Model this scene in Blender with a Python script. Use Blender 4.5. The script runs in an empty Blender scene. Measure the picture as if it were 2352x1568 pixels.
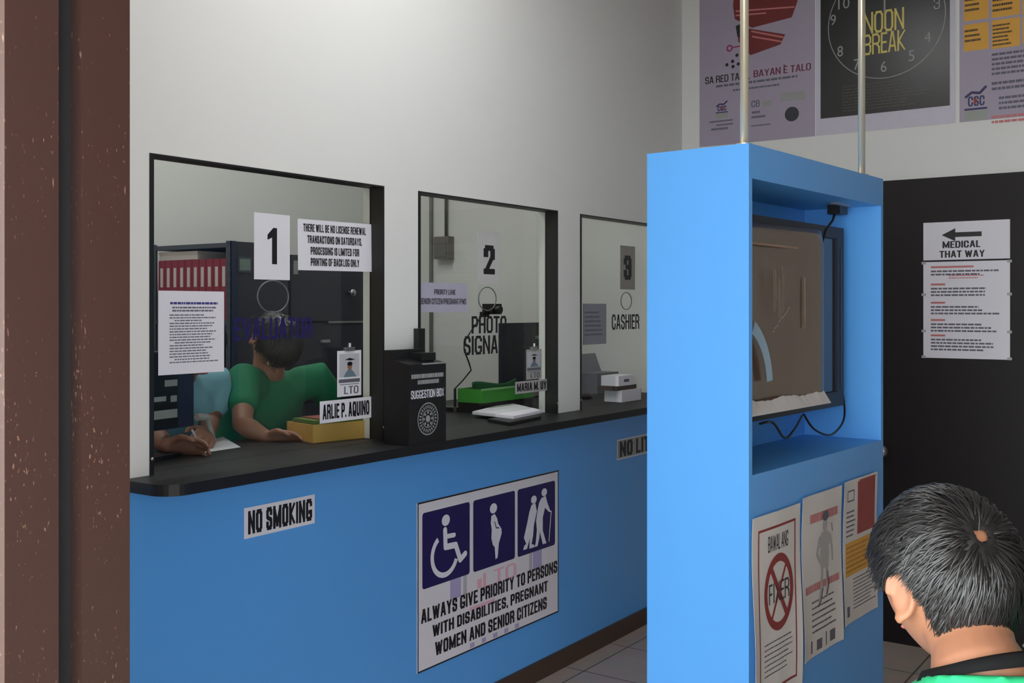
import bpy, bmesh, math, random
from mathutils import Vector, Matrix, Euler
rnd = random.Random(7)
scn = bpy.context.scene
COL = scn.collection

# ------------------------------------------------------------------ camera, world, lights, exposure
YAW = math.radians(34.87)
FPX, CXP, HORIZON = 2422.0, 1176.0, 708.0          # focal length / centre / eye level of the 2352x1568 frame
CAM = Vector((0.0, 0.0, 1.6))
cam_data = bpy.data.cameras.new('camera')
cam_data.sensor_width = 36.0
cam_data.lens = 36.0 * FPX / 2352.0
cam_data.shift_y = (HORIZON - 784.0) / 2352.0
cam_data.clip_start = 0.05
cam = bpy.data.objects.new('camera', cam_data)
cam.location = CAM
cam.rotation_euler = (math.pi / 2, 0, YAW)
COL.objects.link(cam)
scn.camera = cam

scn.view_settings.view_transform = 'Standard'
scn.view_settings.look = 'None'
scn.view_settings.gamma = 1.0
scn.view_settings.use_curve_mapping = False
scn.view_settings.exposure = 0.35

world = bpy.data.worlds.new('world')
scn.world = world
world.use_nodes = True
bg = world.node_tree.nodes['Background']
bg.inputs[0].default_value = (0.90, 0.97, 1.0, 1)
bg.inputs[1].default_value = 7.2


def area_light(name, loc, rot, sx, sy, watts, color):
    d = bpy.data.lights.new(name, 'AREA')
    d.shape = 'RECTANGLE'; d.size = sx; d.size_y = sy; d.energy = watts; d.color = color
    o = bpy.data.objects.new(name, d)
    o.location = loc; o.rotation_euler = rot
    COL.objects.link(o)
    return o


area_light('office_added_light', (-3.7, 3.0, 3.5), (0, 0, 0), 0.5, 2.4, 23, (1.0, 1.0, 0.99))  # added lamp with no visible fitting, brightens the office behind the glass
area_light('hall_ceiling_light', (-1.75, 2.6, 3.45), (0, 0, 0), 0.3, 1.2, 16, (1.0, 1.0, 1.0))

sun_d = bpy.data.lights.new('sun', 'SUN'); sun_d.energy = 5.0; sun_d.angle = 0.03; sun_d.color = (1.0, 0.99, 0.97)
sun_o = bpy.data.objects.new('sun', sun_d); sun_o.rotation_euler = (math.radians(30), 0, 0); COL.objects.link(sun_o)

# ------------------------------------------------------------------ geometry of the view (real planes of the room)
CR = Vector((math.cos(YAW), math.sin(YAW), 0)); CF = Vector((-math.sin(YAW), math.cos(YAW), 0)); CU = Vector((0, 0, 1))


def ray(px, py):
    return CF * FPX + CR * (px - CXP) + CU * (HORIZON - py)


class Plane:
    """vertical plane with origin o and horizontal direction u; local x = u, y = up, z = outward normal"""
    def __init__(s, o, u):
        s.o = Vector(o); s.u = Vector(u).normalized(); s.n = s.u.cross(CU)

    def hit(s, px, py):
        d = ray(px, py)
        return CAM + d * ((s.o - CAM).dot(s.n) / d.dot(s.n))

    def uv(s, px, py):
        h = s.hit(px, py)
        return (h - s.o).dot(s.u), h.z

    def matrix(s, a, z, off=0.0):
        p = s.o + s.u * a + s.n * off
        m = Matrix((s.u, CU, s.n)).transposed().to_4x4()
        m.translation = (p.x, p.y, z)
        return m


XW = -2.507            # public face of the counter wall
XG = -2.5615           # public face of its glass
YB = 5.207             # back wall
STAND_C = Vector((-0.988, 2.42, 0)); STAND_U = Vector((0.0715, 0.9974, 0)).normalized(); STAND_IN = Vector((-STAND_U.y, STAND_U.x, 0))
P_WALL = Plane((XW, 0, 0), (0, 1, 0))
P_GLASS = Plane((XG, 0, 0), (0, 1, 0))
P_BACK = Plane((0, YB, 0), (1, 0, 0))
P_DOOR = Plane((0, YB - 0.02, 0), (1, 0, 0))
P_STAND = Plane(STAND_C, STAND_U)
Z_TOP, Z_UNDER = 1.135, 1.104
CEIL = 3.6
X_FAR = -4.72


def lin(c):
    return tuple(((v / 255.0) / 12.92 if v / 255.0 <= 0.04045 else ((v / 255.0 + 0.055) / 1.055) ** 2.4) for v in c)


MATS = {}


def mat(name, rgb, rough=0.5, metal=0.0, var=0.06, scale=14.0, bump=0.0, coat=0.0, spec=0.5):
    if name in MATS:
        return MATS[name]
    m = bpy.data.materials.new(name); m.use_nodes = True
    nt = m.node_tree; b = nt.nodes['Principled BSDF']
    c = lin(rgb)
    b.inputs['Roughness'].default_value = rough
    b.inputs['Metallic'].default_value = metal
    b.inputs['Coat Weight'].default_value = coat
    b.inputs['Specular IOR Level'].default_value = spec
    tc = nt.nodes.new('ShaderNodeTexCoord'); ns = nt.nodes.new('ShaderNodeTexNoise')
    ns.inputs['Scale'].default_value = scale; ns.inputs['Detail'].default_value = 4
    nt.links.new(tc.outputs['Object'], ns.inputs['Vector'])
    mx = nt.nodes.new('ShaderNodeMix'); mx.data_type = 'RGBA'
    mx.inputs['A'].default_value = (*[v * (1 - var) for v in c], 1)
    mx.inputs['B'].default_value = (*[min(1, v * (1 + var)) for v in c], 1)
    nt.links.new(ns.outputs['Fac'], mx.inputs['Factor'])
    nt.links.new(mx.outputs['Result'], b.inputs['Base Color'])
    if bump:
        bp = nt.nodes.new('ShaderNodeBump'); bp.inputs['Strength'].default_value = bump; bp.inputs['Distance'].default_value = 0.002
        nt.links.new(ns.outputs['Fac'], bp.inputs['Height']); nt.links.new(bp.outputs['Normal'], b.inputs['Normal'])
    MATS[name] = m
    return m


def m_tiles():
    m = bpy.data.materials.new('floor_tiles'); m.use_nodes = True
    nt = m.node_tree; b = nt.nodes['Principled BSDF']; b.inputs['Roughness'].default_value = 0.35
    tc = nt.nodes.new('ShaderNodeTexCoord'); br = nt.nodes.new('ShaderNodeTexBrick')
    br.offset = 0.0; br.inputs['Scale'].default_value = 1.0
    br.inputs['Brick Width'].default_value = 0.4; br.inputs['Row Height'].default_value = 0.4
    br.inputs['Mortar Size'].default_value = 0.004
    br.inputs['Color1'].default_value = (*lin((182, 167, 157)), 1); br.inputs['Color2'].default_value = (*lin((174, 160, 150)), 1)
    br.inputs['Mortar'].default_value = (*lin((96, 90, 86)), 1)
    nt.links.new(tc.outputs['Object'], br.inputs['Vector'])
    ns = nt.nodes.new('ShaderNodeTexNoise'); ns.inputs['Scale'].default_value = 9; ns.inputs['Detail'].default_value = 6
    nt.links.new(tc.outputs['Object'], ns.inputs['Vector'])
    mx = nt.nodes.new('ShaderNodeMix'); mx.data_type = 'RGBA'; mx.blend_type = 'MULTIPLY'; mx.inputs['Factor'].default_value = 0.35
    nt.links.new(br.outputs['Color'], mx.inputs['A']); nt.links.new(ns.outputs['Color'], mx.inputs['B'])
    nt.links.new(mx.outputs['Result'], b.inputs['Base Color'])
    return m


def m_worn_steel():
    """brown painted steel with chips and dust specks"""
    m = bpy.data.materials.new('brown_steel'); m.use_nodes = True
    nt = m.node_tree; b = nt.nodes['Principled BSDF']; b.inputs['Roughness'].default_value = 0.42
    tc = nt.nodes.new('ShaderNodeTexCoord')
    mp = nt.nodes.new('ShaderNodeMapping'); mp.inputs['Scale'].default_value = (1, 1, 0.35)
    nt.links.new(tc.outputs['Object'], mp.inputs['Vector'])
    n1 = nt.nodes.new('ShaderNodeTexNoise'); n1.inputs['Scale'].default_value = 330; n1.inputs['Detail'].default_value = 3
    n2 = nt.nodes.new('ShaderNodeTexNoise'); n2.inputs['Scale'].default_value = 9; n2.inputs['Detail'].default_value = 2
    for n in (n1, n2):
        nt.links.new(mp.outputs['Vector'], n.inputs['Vector'])
    add = nt.nodes.new('ShaderNodeMath'); add.operation = 'ADD'
    mul = nt.nodes.new('ShaderNodeMath'); mul.operation = 'MULTIPLY'; mul.inputs[1].default_value = 0.6
    nt.links.new(n2.outputs['Fac'], mul.inputs[0]); nt.links.new(n1.outputs['Fac'], add.inputs[0]); nt.links.new(mul.outputs[0], add.inputs[1])
    rp = nt.nodes.new('ShaderNodeValToRGB'); rp.color_ramp.elements[0].position = 0.98; rp.color_ramp.elements[1].position = 1.14
    rp.color_ramp.elements[0].color = (*lin((54, 33, 29)), 1); rp.color_ramp.elements[1].color = (*lin((112, 84, 70)), 1)
    nt.links.new(add.outputs[0], rp.inputs['Fac']); nt.links.new(rp.outputs['Color'], b.inputs['Base Color'])
    return m


def m_glass():
    m = bpy.data.materials.new('pane_glass'); m.use_nodes = True
    nt = m.node_tree; nt.nodes.clear()
    out = nt.nodes.new('ShaderNodeOutputMaterial'); mix = nt.nodes.new('ShaderNodeMixShader')
    tr = nt.nodes.new('ShaderNodeBsdfTransparent'); gl = nt.nodes.new('ShaderNodeBsdfGlossy'); fr = nt.nodes.new('ShaderNodeFresnel')
    tr.inputs['Color'].default_value = (0.89, 0.915, 0.90, 1); gl.inputs['Roughness'].default_value = 0.01
    fr.inputs['IOR'].default_value = 1.35
    ge = nt.nodes.new('ShaderNodeNewGeometry'); inv = nt.nodes.new('ShaderNodeMath'); inv.operation = 'SUBTRACT'; inv.inputs[0].default_value = 1.0
    mu = nt.nodes.new('ShaderNodeMath'); mu.operation = 'MULTIPLY'
    nt.links.new(ge.outputs['Backfacing'], inv.inputs[1]); nt.links.new(inv.outputs[0], mu.inputs[0]); nt.links.new(fr.outputs[0], mu.inputs[1])
    nt.links.new(mu.outputs[0], mix.inputs[0]); nt.links.new(tr.outputs[0], mix.inputs[1]); nt.links.new(gl.outputs[0], mix.inputs[2])
    nt.links.new(mix.outputs[0], out.inputs[0])
    return m


M_WALL = mat('white_wall_paint', (224, 224, 221), 0.75, var=0.015, scale=5, bump=0.05)
M_BLUE = mat('blue_laminate', (90, 164, 236), 0.36, var=0.02, scale=3)
M_BLACK = mat('black_laminate', (25, 25, 28), 0.48, spec=0.35, var=0.1)
M_FRAME = mat('black_frame', (24, 26, 24), 0.45)
M_BASE = mat('brown_baseboard', (72, 54, 44), 0.5)
M_PAPER = mat('white_paper', (226, 224, 232), 0.65, var=0.015)
M_PAPER2 = mat('cream_paper', (218, 210, 206), 0.6, var=0.02)
M_GREYPAPER = mat('grey_paper', (166, 164, 162), 0.65, var=0.02)
M_INK = mat('black_ink', (20, 19, 24), 0.5, var=0.05)
M_INKSOFT = mat('grey_ink', (96, 94, 108), 0.6)
M_BLUEINK = mat('blue_ink', (60, 62, 130), 0.5)
M_NAVY = mat('navy_print', (28, 20, 86), 0.45, var=0.03)
M_PINK = mat('faded_pink_print', (232, 178, 190), 0.6)
M_LILAC = mat('faded_lilac_print', (176, 164, 204), 0.6)
M_RED = mat('dark_red_print', (140, 40, 38), 0.5)
M_REDSOFT = mat('faded_red_print', (196, 116, 116), 0.6)
M_YELLOW = mat('mustard_print', (220, 164, 62), 0.55)
M_YELLOWINK = mat('yellow_print', (214, 196, 104), 0.5)
M_POSTER = mat('lavender_poster_paper', (164, 154, 172), 0.5, var=0.02)
M_POSTERBLACK = mat('black_poster_print', (20, 21, 22), 0.3, var=0.05)
M_GREYINK = mat('light_grey_print', (150, 152, 150), 0.5)
M_STEEL = mat('grey_steel', (76, 82, 92), 0.45, var=0.08)
M_DKSTEEL = mat('dark_blue_steel', (50, 54, 68), 0.42, var=0.06)
M_CHROME = mat('polished_tube', (214, 204, 182), 0.3, metal=0.55, var=0.03)
M_METAL = mat('bright_metal', (190, 190, 190), 0.3, metal=0.9)
M_PLASTIC = mat('black_plastic', (20, 20, 22), 0.4)
M_DOOR = mat('dark_brown_door', (24, 18, 19), 0.55, spec=0.3, var=0.12, scale=5)
M_CARD = mat('brown_cardboard', (96, 76, 60), 0.25, var=0.18, scale=4, coat=0.3)
M_SKIN = mat('skin', (168, 116, 88), 0.55, var=0.06, scale=30)
M_SKINDK = mat('tan_skin', (150, 104, 84), 0.5, var=0.06, scale=30)
M_HAIR = mat('black_hair', (26, 25, 26), 0.38, var=0.3, scale=60, spec=0.7)
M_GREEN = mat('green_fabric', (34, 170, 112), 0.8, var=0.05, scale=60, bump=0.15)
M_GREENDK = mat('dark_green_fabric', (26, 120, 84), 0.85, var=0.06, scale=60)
M_LBLUE = mat('light_blue_fabric', (132, 184, 200), 0.85, var=0.06, scale=60)
M_JEAN = mat('dark_fabric', (40, 44, 58), 0.9)
GLASS = m_glass()

# ------------------------------------------------------------------ object helpers


def link(name, me, material=None, parent=None, smooth=False):
    o = bpy.data.objects.new(name, me)
    COL.objects.link(o)
    if material is not None:
        me.materials.append(material)
    if parent is not None:
        o.parent = parent
    if smooth:
        for p in me.polygons:
            p.use_smooth = True
    return o


def obj(name, bm, material, parent=None, smooth=False, bevel=0.0):
    if bevel:
        bmesh.ops.bevel(bm, geom=[e for e in bm.edges if e.is_manifold and e.calc_face_angle(0) > 0.6], offset=bevel, segments=2, affect='EDGES', profile=0.5)
    bmesh.ops.recalc_face_normals(bm, faces=bm.faces[:])
    me = bpy.data.meshes.new(name)
    bm.to_mesh(me); bm.free()
    return link(name, me, material, parent, smooth)


def empty(name, loc=(0, 0, 0), rz=0.0):
    o = bpy.data.objects.new(name, None)
    COL.objects.link(o)
    o.empty_display_size = 0.1
    o.location = loc; o.rotation_euler = (0, 0, rz)
    return o


def tag(o, label, cat, group=None, kind=None):
    o['label'] = label; o['category'] = cat
    if group:
        o['group'] = group
    if kind:
        o['kind'] = kind
    return o


def struct(o):
    o['kind'] = 'structure'
    return o


def box(bm, x0, x1, y0, y1, z0, z1, M=None):
    vs = [bm.verts.new((x, y, z)) for z in (z0, z1) for y in (y0, y1) for x in (x0, x1)]
    if M is not None:
        for v in vs:
            v.co = M @ v.co
    for f in ((0, 1, 3, 2), (4, 6, 7, 5), (0, 4, 5, 1), (2, 3, 7, 6), (0, 2, 6, 4), (1, 5, 7, 3)):
        bm.faces.new([vs[i] for i in f])
    return bm


def boxbm(*a, M=None):
    return box(bmesh.new(), *a, M=M)


def tube(bm, pts, radii, seg=12, flat=None):
    """closed capsule tube along pts; flat = (axis, factor) squashes rings along an axis"""
    pts = [Vector(p) for p in pts]
    if not isinstance(radii, (list, tuple)):
        radii = [radii] * len(pts)
    n = len(pts)
    tans = []
    for i in range(n):
        a = pts[max(0, i - 1)]; b = pts[min(n - 1, i + 1)]
        tans.append((b - a).normalized())
    ref = Vector((0, 0, 1)) if abs(tans[0].z) < 0.9 else Vector((1, 0, 0))
    u = tans[0].cross(ref).normalized()
    rings = []

    def ring(c, t, r, u):
        v = t.cross(u).normalized()
        out = []
        for k in range(seg):
            a = 2 * math.pi * k / seg
            d = u * math.cos(a) + v * math.sin(a)
            if flat is not None:
                ax = Vector(flat[0]).normalized()
                d = d - ax * d.dot(ax) * (1 - flat[1])
            out.append(bm.verts.new(c + d * r))
        return out
    caps = (0.35, 0.75)
    for i in range(n):
        t = tans[i]
        u = (u - t * u.dot(t)).normalized()
        r = radii[i]
        if i == 0:
            for c in reversed(caps):
                rings.append(ring(pts[0] - t * r * c, t, r * math.sqrt(1 - c * c), u))
        rings.append(ring(pts[i], t, r, u))
        if i == n - 1:
            for c in caps:
                rings.append(ring(pts[-1] + t * r * c, t, r * math.sqrt(1 - c * c), u))
    for a, b in zip(rings, rings[1:]):
        for k in range(seg):
            bm.faces.new((a[k], a[(k + 1) % seg], b[(k + 1) % seg], b[k]))
    bm.faces.new(list(reversed(rings[0]))); bm.faces.new(rings[-1])
    return bm


def cyl(bm, a, b, r, seg=24, r2=None):
    a = Vector(a); b = Vector(b); t = (b - a).normalized()
    u = t.cross(Vector((0, 0, 1)) if abs(t.z) < 0.9 else Vector((1, 0, 0))).normalized(); v = t.cross(u)
    r2 = r if r2 is None else r2
    A = [bm.verts.new(a + (u * math.cos(2 * math.pi * k / seg) + v * math.sin(2 * math.pi * k / seg)) * r) for k in range(seg)]
    B = [bm.verts.new(b + (u * math.cos(2 * math.pi * k / seg) + v * math.sin(2 * math.pi * k / seg)) * r2) for k in range(seg)]
    for k in range(seg):
        bm.faces.new((A[k], A[(k + 1) % seg], B[(k + 1) % seg], B[k]))
    bm.faces.new(list(reversed(A))); bm.faces.new(B)
    return bm


def ell(bm, c, r, M=None, u=24, v=16):
    T = Matrix.Translation(Vector(c)) @ (M.to_4x4() if M is not None else Matrix.Identity(4)) @ Matrix.Diagonal((*r, 1))
    bmesh.ops.create_uvsphere(bm, u_segments=u, v_segments=v, radius=1, matrix=T)
    return bm


def loft(bm, rings, seg=28):
    """closed surface through rings (centre, half-width vector, half-depth vector)"""
    R = []
    for c, a, b in rings:
        c = Vector(c); a = Vector(a); b = Vector(b)
        R.append([bm.verts.new(c + a * (abs(math.cos(t)) ** 0.8 * (1 if math.cos(t) > 0 else -1)) + b * (abs(math.sin(t)) ** 0.8 * (1 if math.sin(t) > 0 else -1)))
                  for t in (2 * math.pi * k / seg for k in range(seg))])
    for p, q in zip(R, R[1:]):
        for k in range(seg):
            bm.faces.new((p[k], p[(k + 1) % seg], q[(k + 1) % seg], q[k]))
    bm.faces.new(list(reversed(R[0]))); bm.faces.new(R[-1])
    return bm


def remeshed(name, bm, material, parent, voxel, smooth=6):
    bmesh.ops.recalc_face_normals(bm, faces=bm.faces[:])
    me = bpy.data.meshes.new(name + '_raw'); bm.to_mesh(me); bm.free()
    t = bpy.data.objects.new(name + '_raw', me); COL.objects.link(t)
    r = t.modifiers.new('r', 'REMESH'); r.mode = 'VOXEL'; r.voxel_size = voxel
    s = t.modifiers.new('s', 'SMOOTH'); s.factor = 0.5; s.iterations = smooth
    dg = bpy.context.evaluated_depsgraph_get(); dg.update()
    out = bpy.data.meshes.new_from_object(t.evaluated_get(dg))
    bpy.data.objects.remove(t); bpy.data.meshes.remove(me)
    out.name = name
    return link(name, out, material, parent, True)


# ------------------------------------------------------------------ flat printed matter
_TXT = {}


def text_geo(s, bold):
    key = (s, bold)
    if key not in _TXT:
        c = bpy.data.curves.new('t', 'FONT'); c.body = s; c.offset = bold; c.resolution_u = 3; c.fill_mode = 'FRONT'
        o = bpy.data.objects.new('t', c); COL.objects.link(o)
        dg = bpy.context.evaluated_depsgraph_get(); dg.update()
        me = bpy.data.meshes.new_from_object(o.evaluated_get(dg))
        vs = [(v.co.x, v.co.y) for v in me.vertices]; fs = [tuple(p.vertices) for p in me.polygons]
        bpy.data.objects.remove(o); bpy.data.curves.remove(c); bpy.data.meshes.remove(me)
        _TXT[key] = (vs, fs)
    return _TXT[key]


# heavy condensed lettering drawn with strokes: letter -> (width, strokes) on a 0..1 grid
_O = [(0, .16), (.2, 0), (.8, 0), (1, .16), (1, .84), (.8, 1), (.2, 1), (0, .84), (0, .16)]
_S = [(1, .78), (1, .86), (.8, 1), (.2, 1), (0, .86), (0, .66), (.15, .56), (.85, .44), (1, .34), (1, .14), (.8, 0), (.2, 0), (0, .14), (0, .24)]
GLYPH = {
    'A': (.66, [[(0, 0), (.42, 1), (.58, 1), (1, 0)], [(.2, .27), (.8, .27)]]),
    'B': (.62, [[(0, 0), (0, 1), (.75, 1), (1, .86), (1, .64), (.8, .52), (0, .52)], [(.8, .52), (1, .4), (1, .14), (.8, 0), (0, 0)]]),
    'C': (.60, [[(1, .7), (1, .84), (.8, 1), (.2, 1), (0, .84), (0, .16), (.2, 0), (.8, 0), (1, .16), (1, .3)]]),
    'D': (.62, [[(0, 0), (0, 1), (.75, 1), (1, .84), (1, .16), (.75, 0), (0, 0)]]),
    'E': (.52, [[(1, 0), (0, 0), (0, 1), (1, 1)], [(0, .52), (.85, .52)]]),
    'F': (.50, [[(0, 0), (0, 1), (1, 1)], [(0, .5), (.85, .5)]]),
    'G': (.66, [[(1, .80), (1, .84), (.8, 1), (.2, 1), (0, .84), (0, .16), (.2, 0), (.8, 0), (1, .16), (1, .38), (.62, .38)]]),
    'H': (.64, [[(0, 0), (0, 1)], [(1, 0), (1, 1)], [(0, .52), (1, .52)]]),
    'I': (.22, [[(.5, 0), (.5, 1)]]),
    'K': (.64, [[(0, 0), (0, 1)], [(1, 1), (.1, .5), (1, 0)]]),
    'L': (.50, [[(0, 1), (0, 0), (1, 0)]]),
    'M': (.82, [[(0, 0), (0, 1), (.5, .1), (1, 1), (1, 0)]]),
    'N': (.66, [[(0, 0), (0, 1), (1, 0), (1, 1)]]),
    'O': (.62, [_O]),
    'P': (.60, [[(0, 0), (0, 1), (.75, 1), (1, .86), (1, .58), (.8, .44), (0, .44)]]),
    'Q': (.64, [_O, [(.6, .25), (1, -.05)]]),
    'R': (.64, [[(0, 0), (0, 1), (.75, 1), (1, .86), (1, .62), (.8, .5), (0, .5)], [(.6, .5), (1, .3), (1, 0)]]),
    'S': (.60, [_S]),
    'T': (.58, [[(0, 1), (1, 1)], [(.5, 1), (.5, 0)]]),
    'U': (.62, [[(0, 1), (0, .16), (.2, 0), (.8, 0), (1, .16), (1, 1)]]),
    'V': (.66, [[(0, 1), (.5, 0), (1, 1)]]),
    'W': (.90, [[(0, 1), (.25, 0), (.5, .9), (.75, 0), (1, 1)]]),
    'X': (.66, [[(0, 0), (1, 1)], [(0, 1), (1, 0)]]),
    'Y': (.64, [[(0, 1), (.5, .45), (1, 1)], [(.5, .45), (.5, 0)]]),
    'Z': (.58, [[(0, 1), (1, 1), (0, 0), (1, 0)]]),
    '2': (.60, [[(0, .72), (0, .86), (.2, 1), (.8, 1), (1, .86), (1, .62), (0, 0), (1, 0)]]),
    '3': (.60, [[(0, .76), (0, .86), (.2, 1), (.8, 1), (1, .86), (1, .62), (.8, .53), (.4, .53)], [(.8, .53), (1, .42), (1, .14), (.8, 0), (.2, 0), (0, .14), (0, .26)]]),
    '.': (.20, [[(.5, 0), (.5, .02)]]), ',': (.20, [[(.5, .03), (.2, -.12)]]), '/': (.40, [[(0, 0), (1, 1)]]),
}


class Flat:
    def __init__(s, split=None):
        s.v = []; s.f = []; s.split = split

    def poly(s, pts):
        n = len(s.v); s.v += [tuple(p) for p in pts]; s.f.append(tuple(range(n, n + len(pts)))); return s

    def rect(s, x0, y0, x1, y1):
        x0, x1 = min(x0, x1), max(x0, x1); y0, y1 = min(y0, y1), max(y0, y1)
        if s.split and (x1 - x0 > s.split or y1 - y0 > s.split):
            nx = max(1, math.ceil((x1 - x0) / s.split)); ny = max(1, math.ceil((y1 - y0) / s.split)); n = len(s.v)
            s.v += [(x0 + (x1 - x0) * i / nx, y0 + (y1 - y0) * j / ny) for j in range(ny + 1) for i in range(nx + 1)]
            s.f += [(n + j * (nx + 1) + i, n + j * (nx + 1) + i + 1, n + (j + 1) * (nx + 1) + i + 1, n + (j + 1) * (nx + 1) + i) for j in range(ny) for i in range(nx)]
            return s
        return s.poly([(x0, y0), (x1, y0), (x1, y1), (x0, y1)])

    def rrect(s, x0, y0, x1, y1, r):
        p = []
        for cx, cy, a0 in ((x1 - r, y0 + r, -90), (x1 - r, y1 - r, 0), (x0 + r, y1 - r, 90), (x0 + r, y0 + r, 180)):
            p += [(cx + r * math.cos(math.radians(a0 + k * 18)), cy + r * math.sin(math.radians(a0 + k * 18))) for k in range(6)]
        return s.poly(p)

    def disc(s, cx, cy, rx, ry=None, n=40):
        ry = rx if ry is None else ry
        return s.poly([(cx + rx * math.cos(2 * math.pi * k / n), cy + ry * math.sin(2 * math.pi * k / n)) for k in range(n)])

    def ring(s, cx, cy, r0, r1, a0=0.0, a1=360.0, k=1.0, n=64):
        pts = [(math.radians(a0 + (a1 - a0) * i / n)) for i in range(n + 1)]
        for a, b in zip(pts, pts[1:]):
            s.poly([(cx + r0 * math.cos(a), cy + k * r0 * math.sin(a)), (cx + r1 * math.cos(a), cy + k * r1 * math.sin(a)),
                    (cx + r1 * math.cos(b), cy + k * r1 * math.sin(b)), (cx + r0 * math.cos(b), cy + k * r0 * math.sin(b))])
        return s

    def bar(s, p, q, w):
        dx, dy = q[0] - p[0], q[1] - p[1]; L = math.hypot(dx, dy) or 1; nx, ny = -dy / L * w / 2, dx / L * w / 2
        return s.poly([(p[0] - nx, p[1] - ny), (q[0] - nx, q[1] - ny), (q[0] + nx, q[1] + ny), (p[0] + nx, p[1] + ny)])

    def path(s, pts, w):
        for p, q in zip(pts, pts[1:]):
            s.bar(p, q, w)
        for p in pts:
            s.disc(p[0], p[1], w / 2, n=12)
        return s

    def frame(s, x0, y0, x1, y1, w):
        s.rect(x0, y0, x1, y0 + w); s.rect(x0, y1 - w, x1, y1); s.rect(x0, y0 + w, x0 + w, y1 - w); s.rect(x1 - w, y0 + w, x1, y1 - w); return s

    def text(s, string, x0, y0, x1, y1, bold=0.02):
        if all(ch in GLYPH or ch == ' ' for ch in string):
            t = min(.245, .11 + 2.1 * bold); HH = 1.3; total = sum((GLYPH[ch][0] if ch != ' ' else .22) + .07 for ch in string) - .07
            kx = (x1 - x0) / total; ky = (y1 - y0) / HH; cur = 0.0
            for ch in string:
                if ch == ' ':
                    cur += .29; continue
                w, strokes = GLYPH[ch]; tt = min(t, w * .42) if w > .3 else min(t, w)
                for st_ in strokes:
                    P = [(cur + tt / 2 + u * (w - tt), t / 2 + v * (HH - t)) for u, v in st_]
                    for p, q in zip(P, P[1:]):
                        dx, dy = q[0] - p[0], q[1] - p[1]; L = math.hypot(dx, dy) or 1
                        dx, dy = dx / L, dy / L; a, b = tt / 2, tt / 2
                        # butt ends pushed half a stroke outwards keep the corners square
                        c = [(p[0] - dx * a - dy * b, p[1] - dy * a + dx * b), (p[0] - dx * a + dy * b, p[1] - dy * a - dx * b),
                             (q[0] + dx * a + dy * b, q[1] + dy * a - dx * b), (q[0] + dx * a - dy * b, q[1] + dy * a + dx * b)]
                        c = [(min(cur + w, max(cur, X)), min(HH, max(-.16, Y) if ch == ',' else max(0.0, Y)) if ch != 'Q' else Y) for X, Y in c]
                        s.poly([(x0 + X * kx, y0 + Y * ky) for X, Y in c])
                cur += w + .07
            return s
        vs, fs = text_geo(string, bold)
        xs = [v[0] for v in vs]; ys = [v[1] for v in vs]
        ax, bx, ay, by = min(xs), max(xs), min(ys), max(ys)
        n = len(s.v)
        s.v += [(x0 + (v[0] - ax) / (bx - ax) * (x1 - x0), y0 + (v[1] - ay) / (by - ay) * (y1 - y0)) for v in vs]
        s.f += [tuple(i + n for i in f) for f in fs]
        return s

    def lines(s, x0, y1, x1, y0, rows, h=0.36, ragged=0.35, indent=0.0, seed=1, word=(0.03, 0.10)):
        """rows of small print too fine to read: broken strokes of word length"""
        r = random.Random(seed); pitch = (y1 - y0) / rows
        for i in range(rows):
            y = y1 - pitch * (i + 1); x = x0 + (indent * (x1 - x0) if r.random() < 0.3 else 0)
            end = x1 - (x1 - x0) * ragged * r.random()
            while x < end - 0.004 * (x1 - x0):
                w = min((x1 - x0) * r.uniform(*word), end - x)
                s.rect(x, y + pitch * 0.2, x + w, y + pitch * (0.2 + h))
                x += w + (x1 - x0) * 0.011
        return s

    def build(s, name, material, parent, z, warp=None):
        me = bpy.data.meshes.new(name)
        lift = [0.0] * len(s.v)                  # overlapping strokes of one print must not share a plane
        for i, f in enumerate(s.f):
            for k in f:
                lift[k] = max(lift[k], 4e-6 * (i % 40)) if not s.split else 0.0
        me.from_pydata([(x, y, z + l + (warp(x, y) if warp else 0)) for (x, y), l in zip(s.v, lift)], [], s.f)
        return link(name, me, material, parent)


def sheet(name, plane, a0, a1, z0, z1, material, thick=0.0006, off=0.0008, warp=None, tilt=0.0):
    """a sheet lying on a plane, its own local origin at its lower left corner; the sheet is the thing itself"""
    w, h = a1 - a0, z1 - z0
    bm = bmesh.new()
    nx, ny = (18, 18) if warp else (1, 1)
    top = [[bm.verts.new((w * i / nx, h * j / ny, (warp(w * i / nx, h * j / ny) if warp else 0))) for i in range(nx + 1)] for j in range(ny + 1)]
    for j in range(ny):
        for i in range(nx):
            bm.faces.new((top[j][i], top[j][i + 1], top[j + 1][i + 1], top[j + 1][i]))
    ret = bmesh.ops.extrude_face_region(bm, geom=bm.faces[:])
    for e in ret['geom']:
        if isinstance(e, bmesh.types.BMVert):
            e.co.z -= thick
    o = obj(name, bm, material)
    o.matrix_world = plane.matrix(a0, z0, off + thick) @ Matrix.Rotation(tilt, 4, 'Z')
    o['w'] = w; o['h'] = h
    del o['w'], o['h']
    return o, w, h


def sheet_px(name, plane, px0, px1, py_top, py_bot, material, **k):
    """edges given where the sheet's left and right edges and left corners are seen"""
    a0, zt = plane.uv(px0, py_top); _, zb = plane.uv(px0, py_bot); a1, _ = plane.uv(px1, py_top)
    o, w, h = sheet(name, plane, a0, a1, zb, zt, material, **k)

    def at(px, py):
        a, z = plane.uv(px, py)
        return a - a0, z - zb
    return o, w, h, at


L1 = 0.0003     # print lies this far above its sheet
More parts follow.
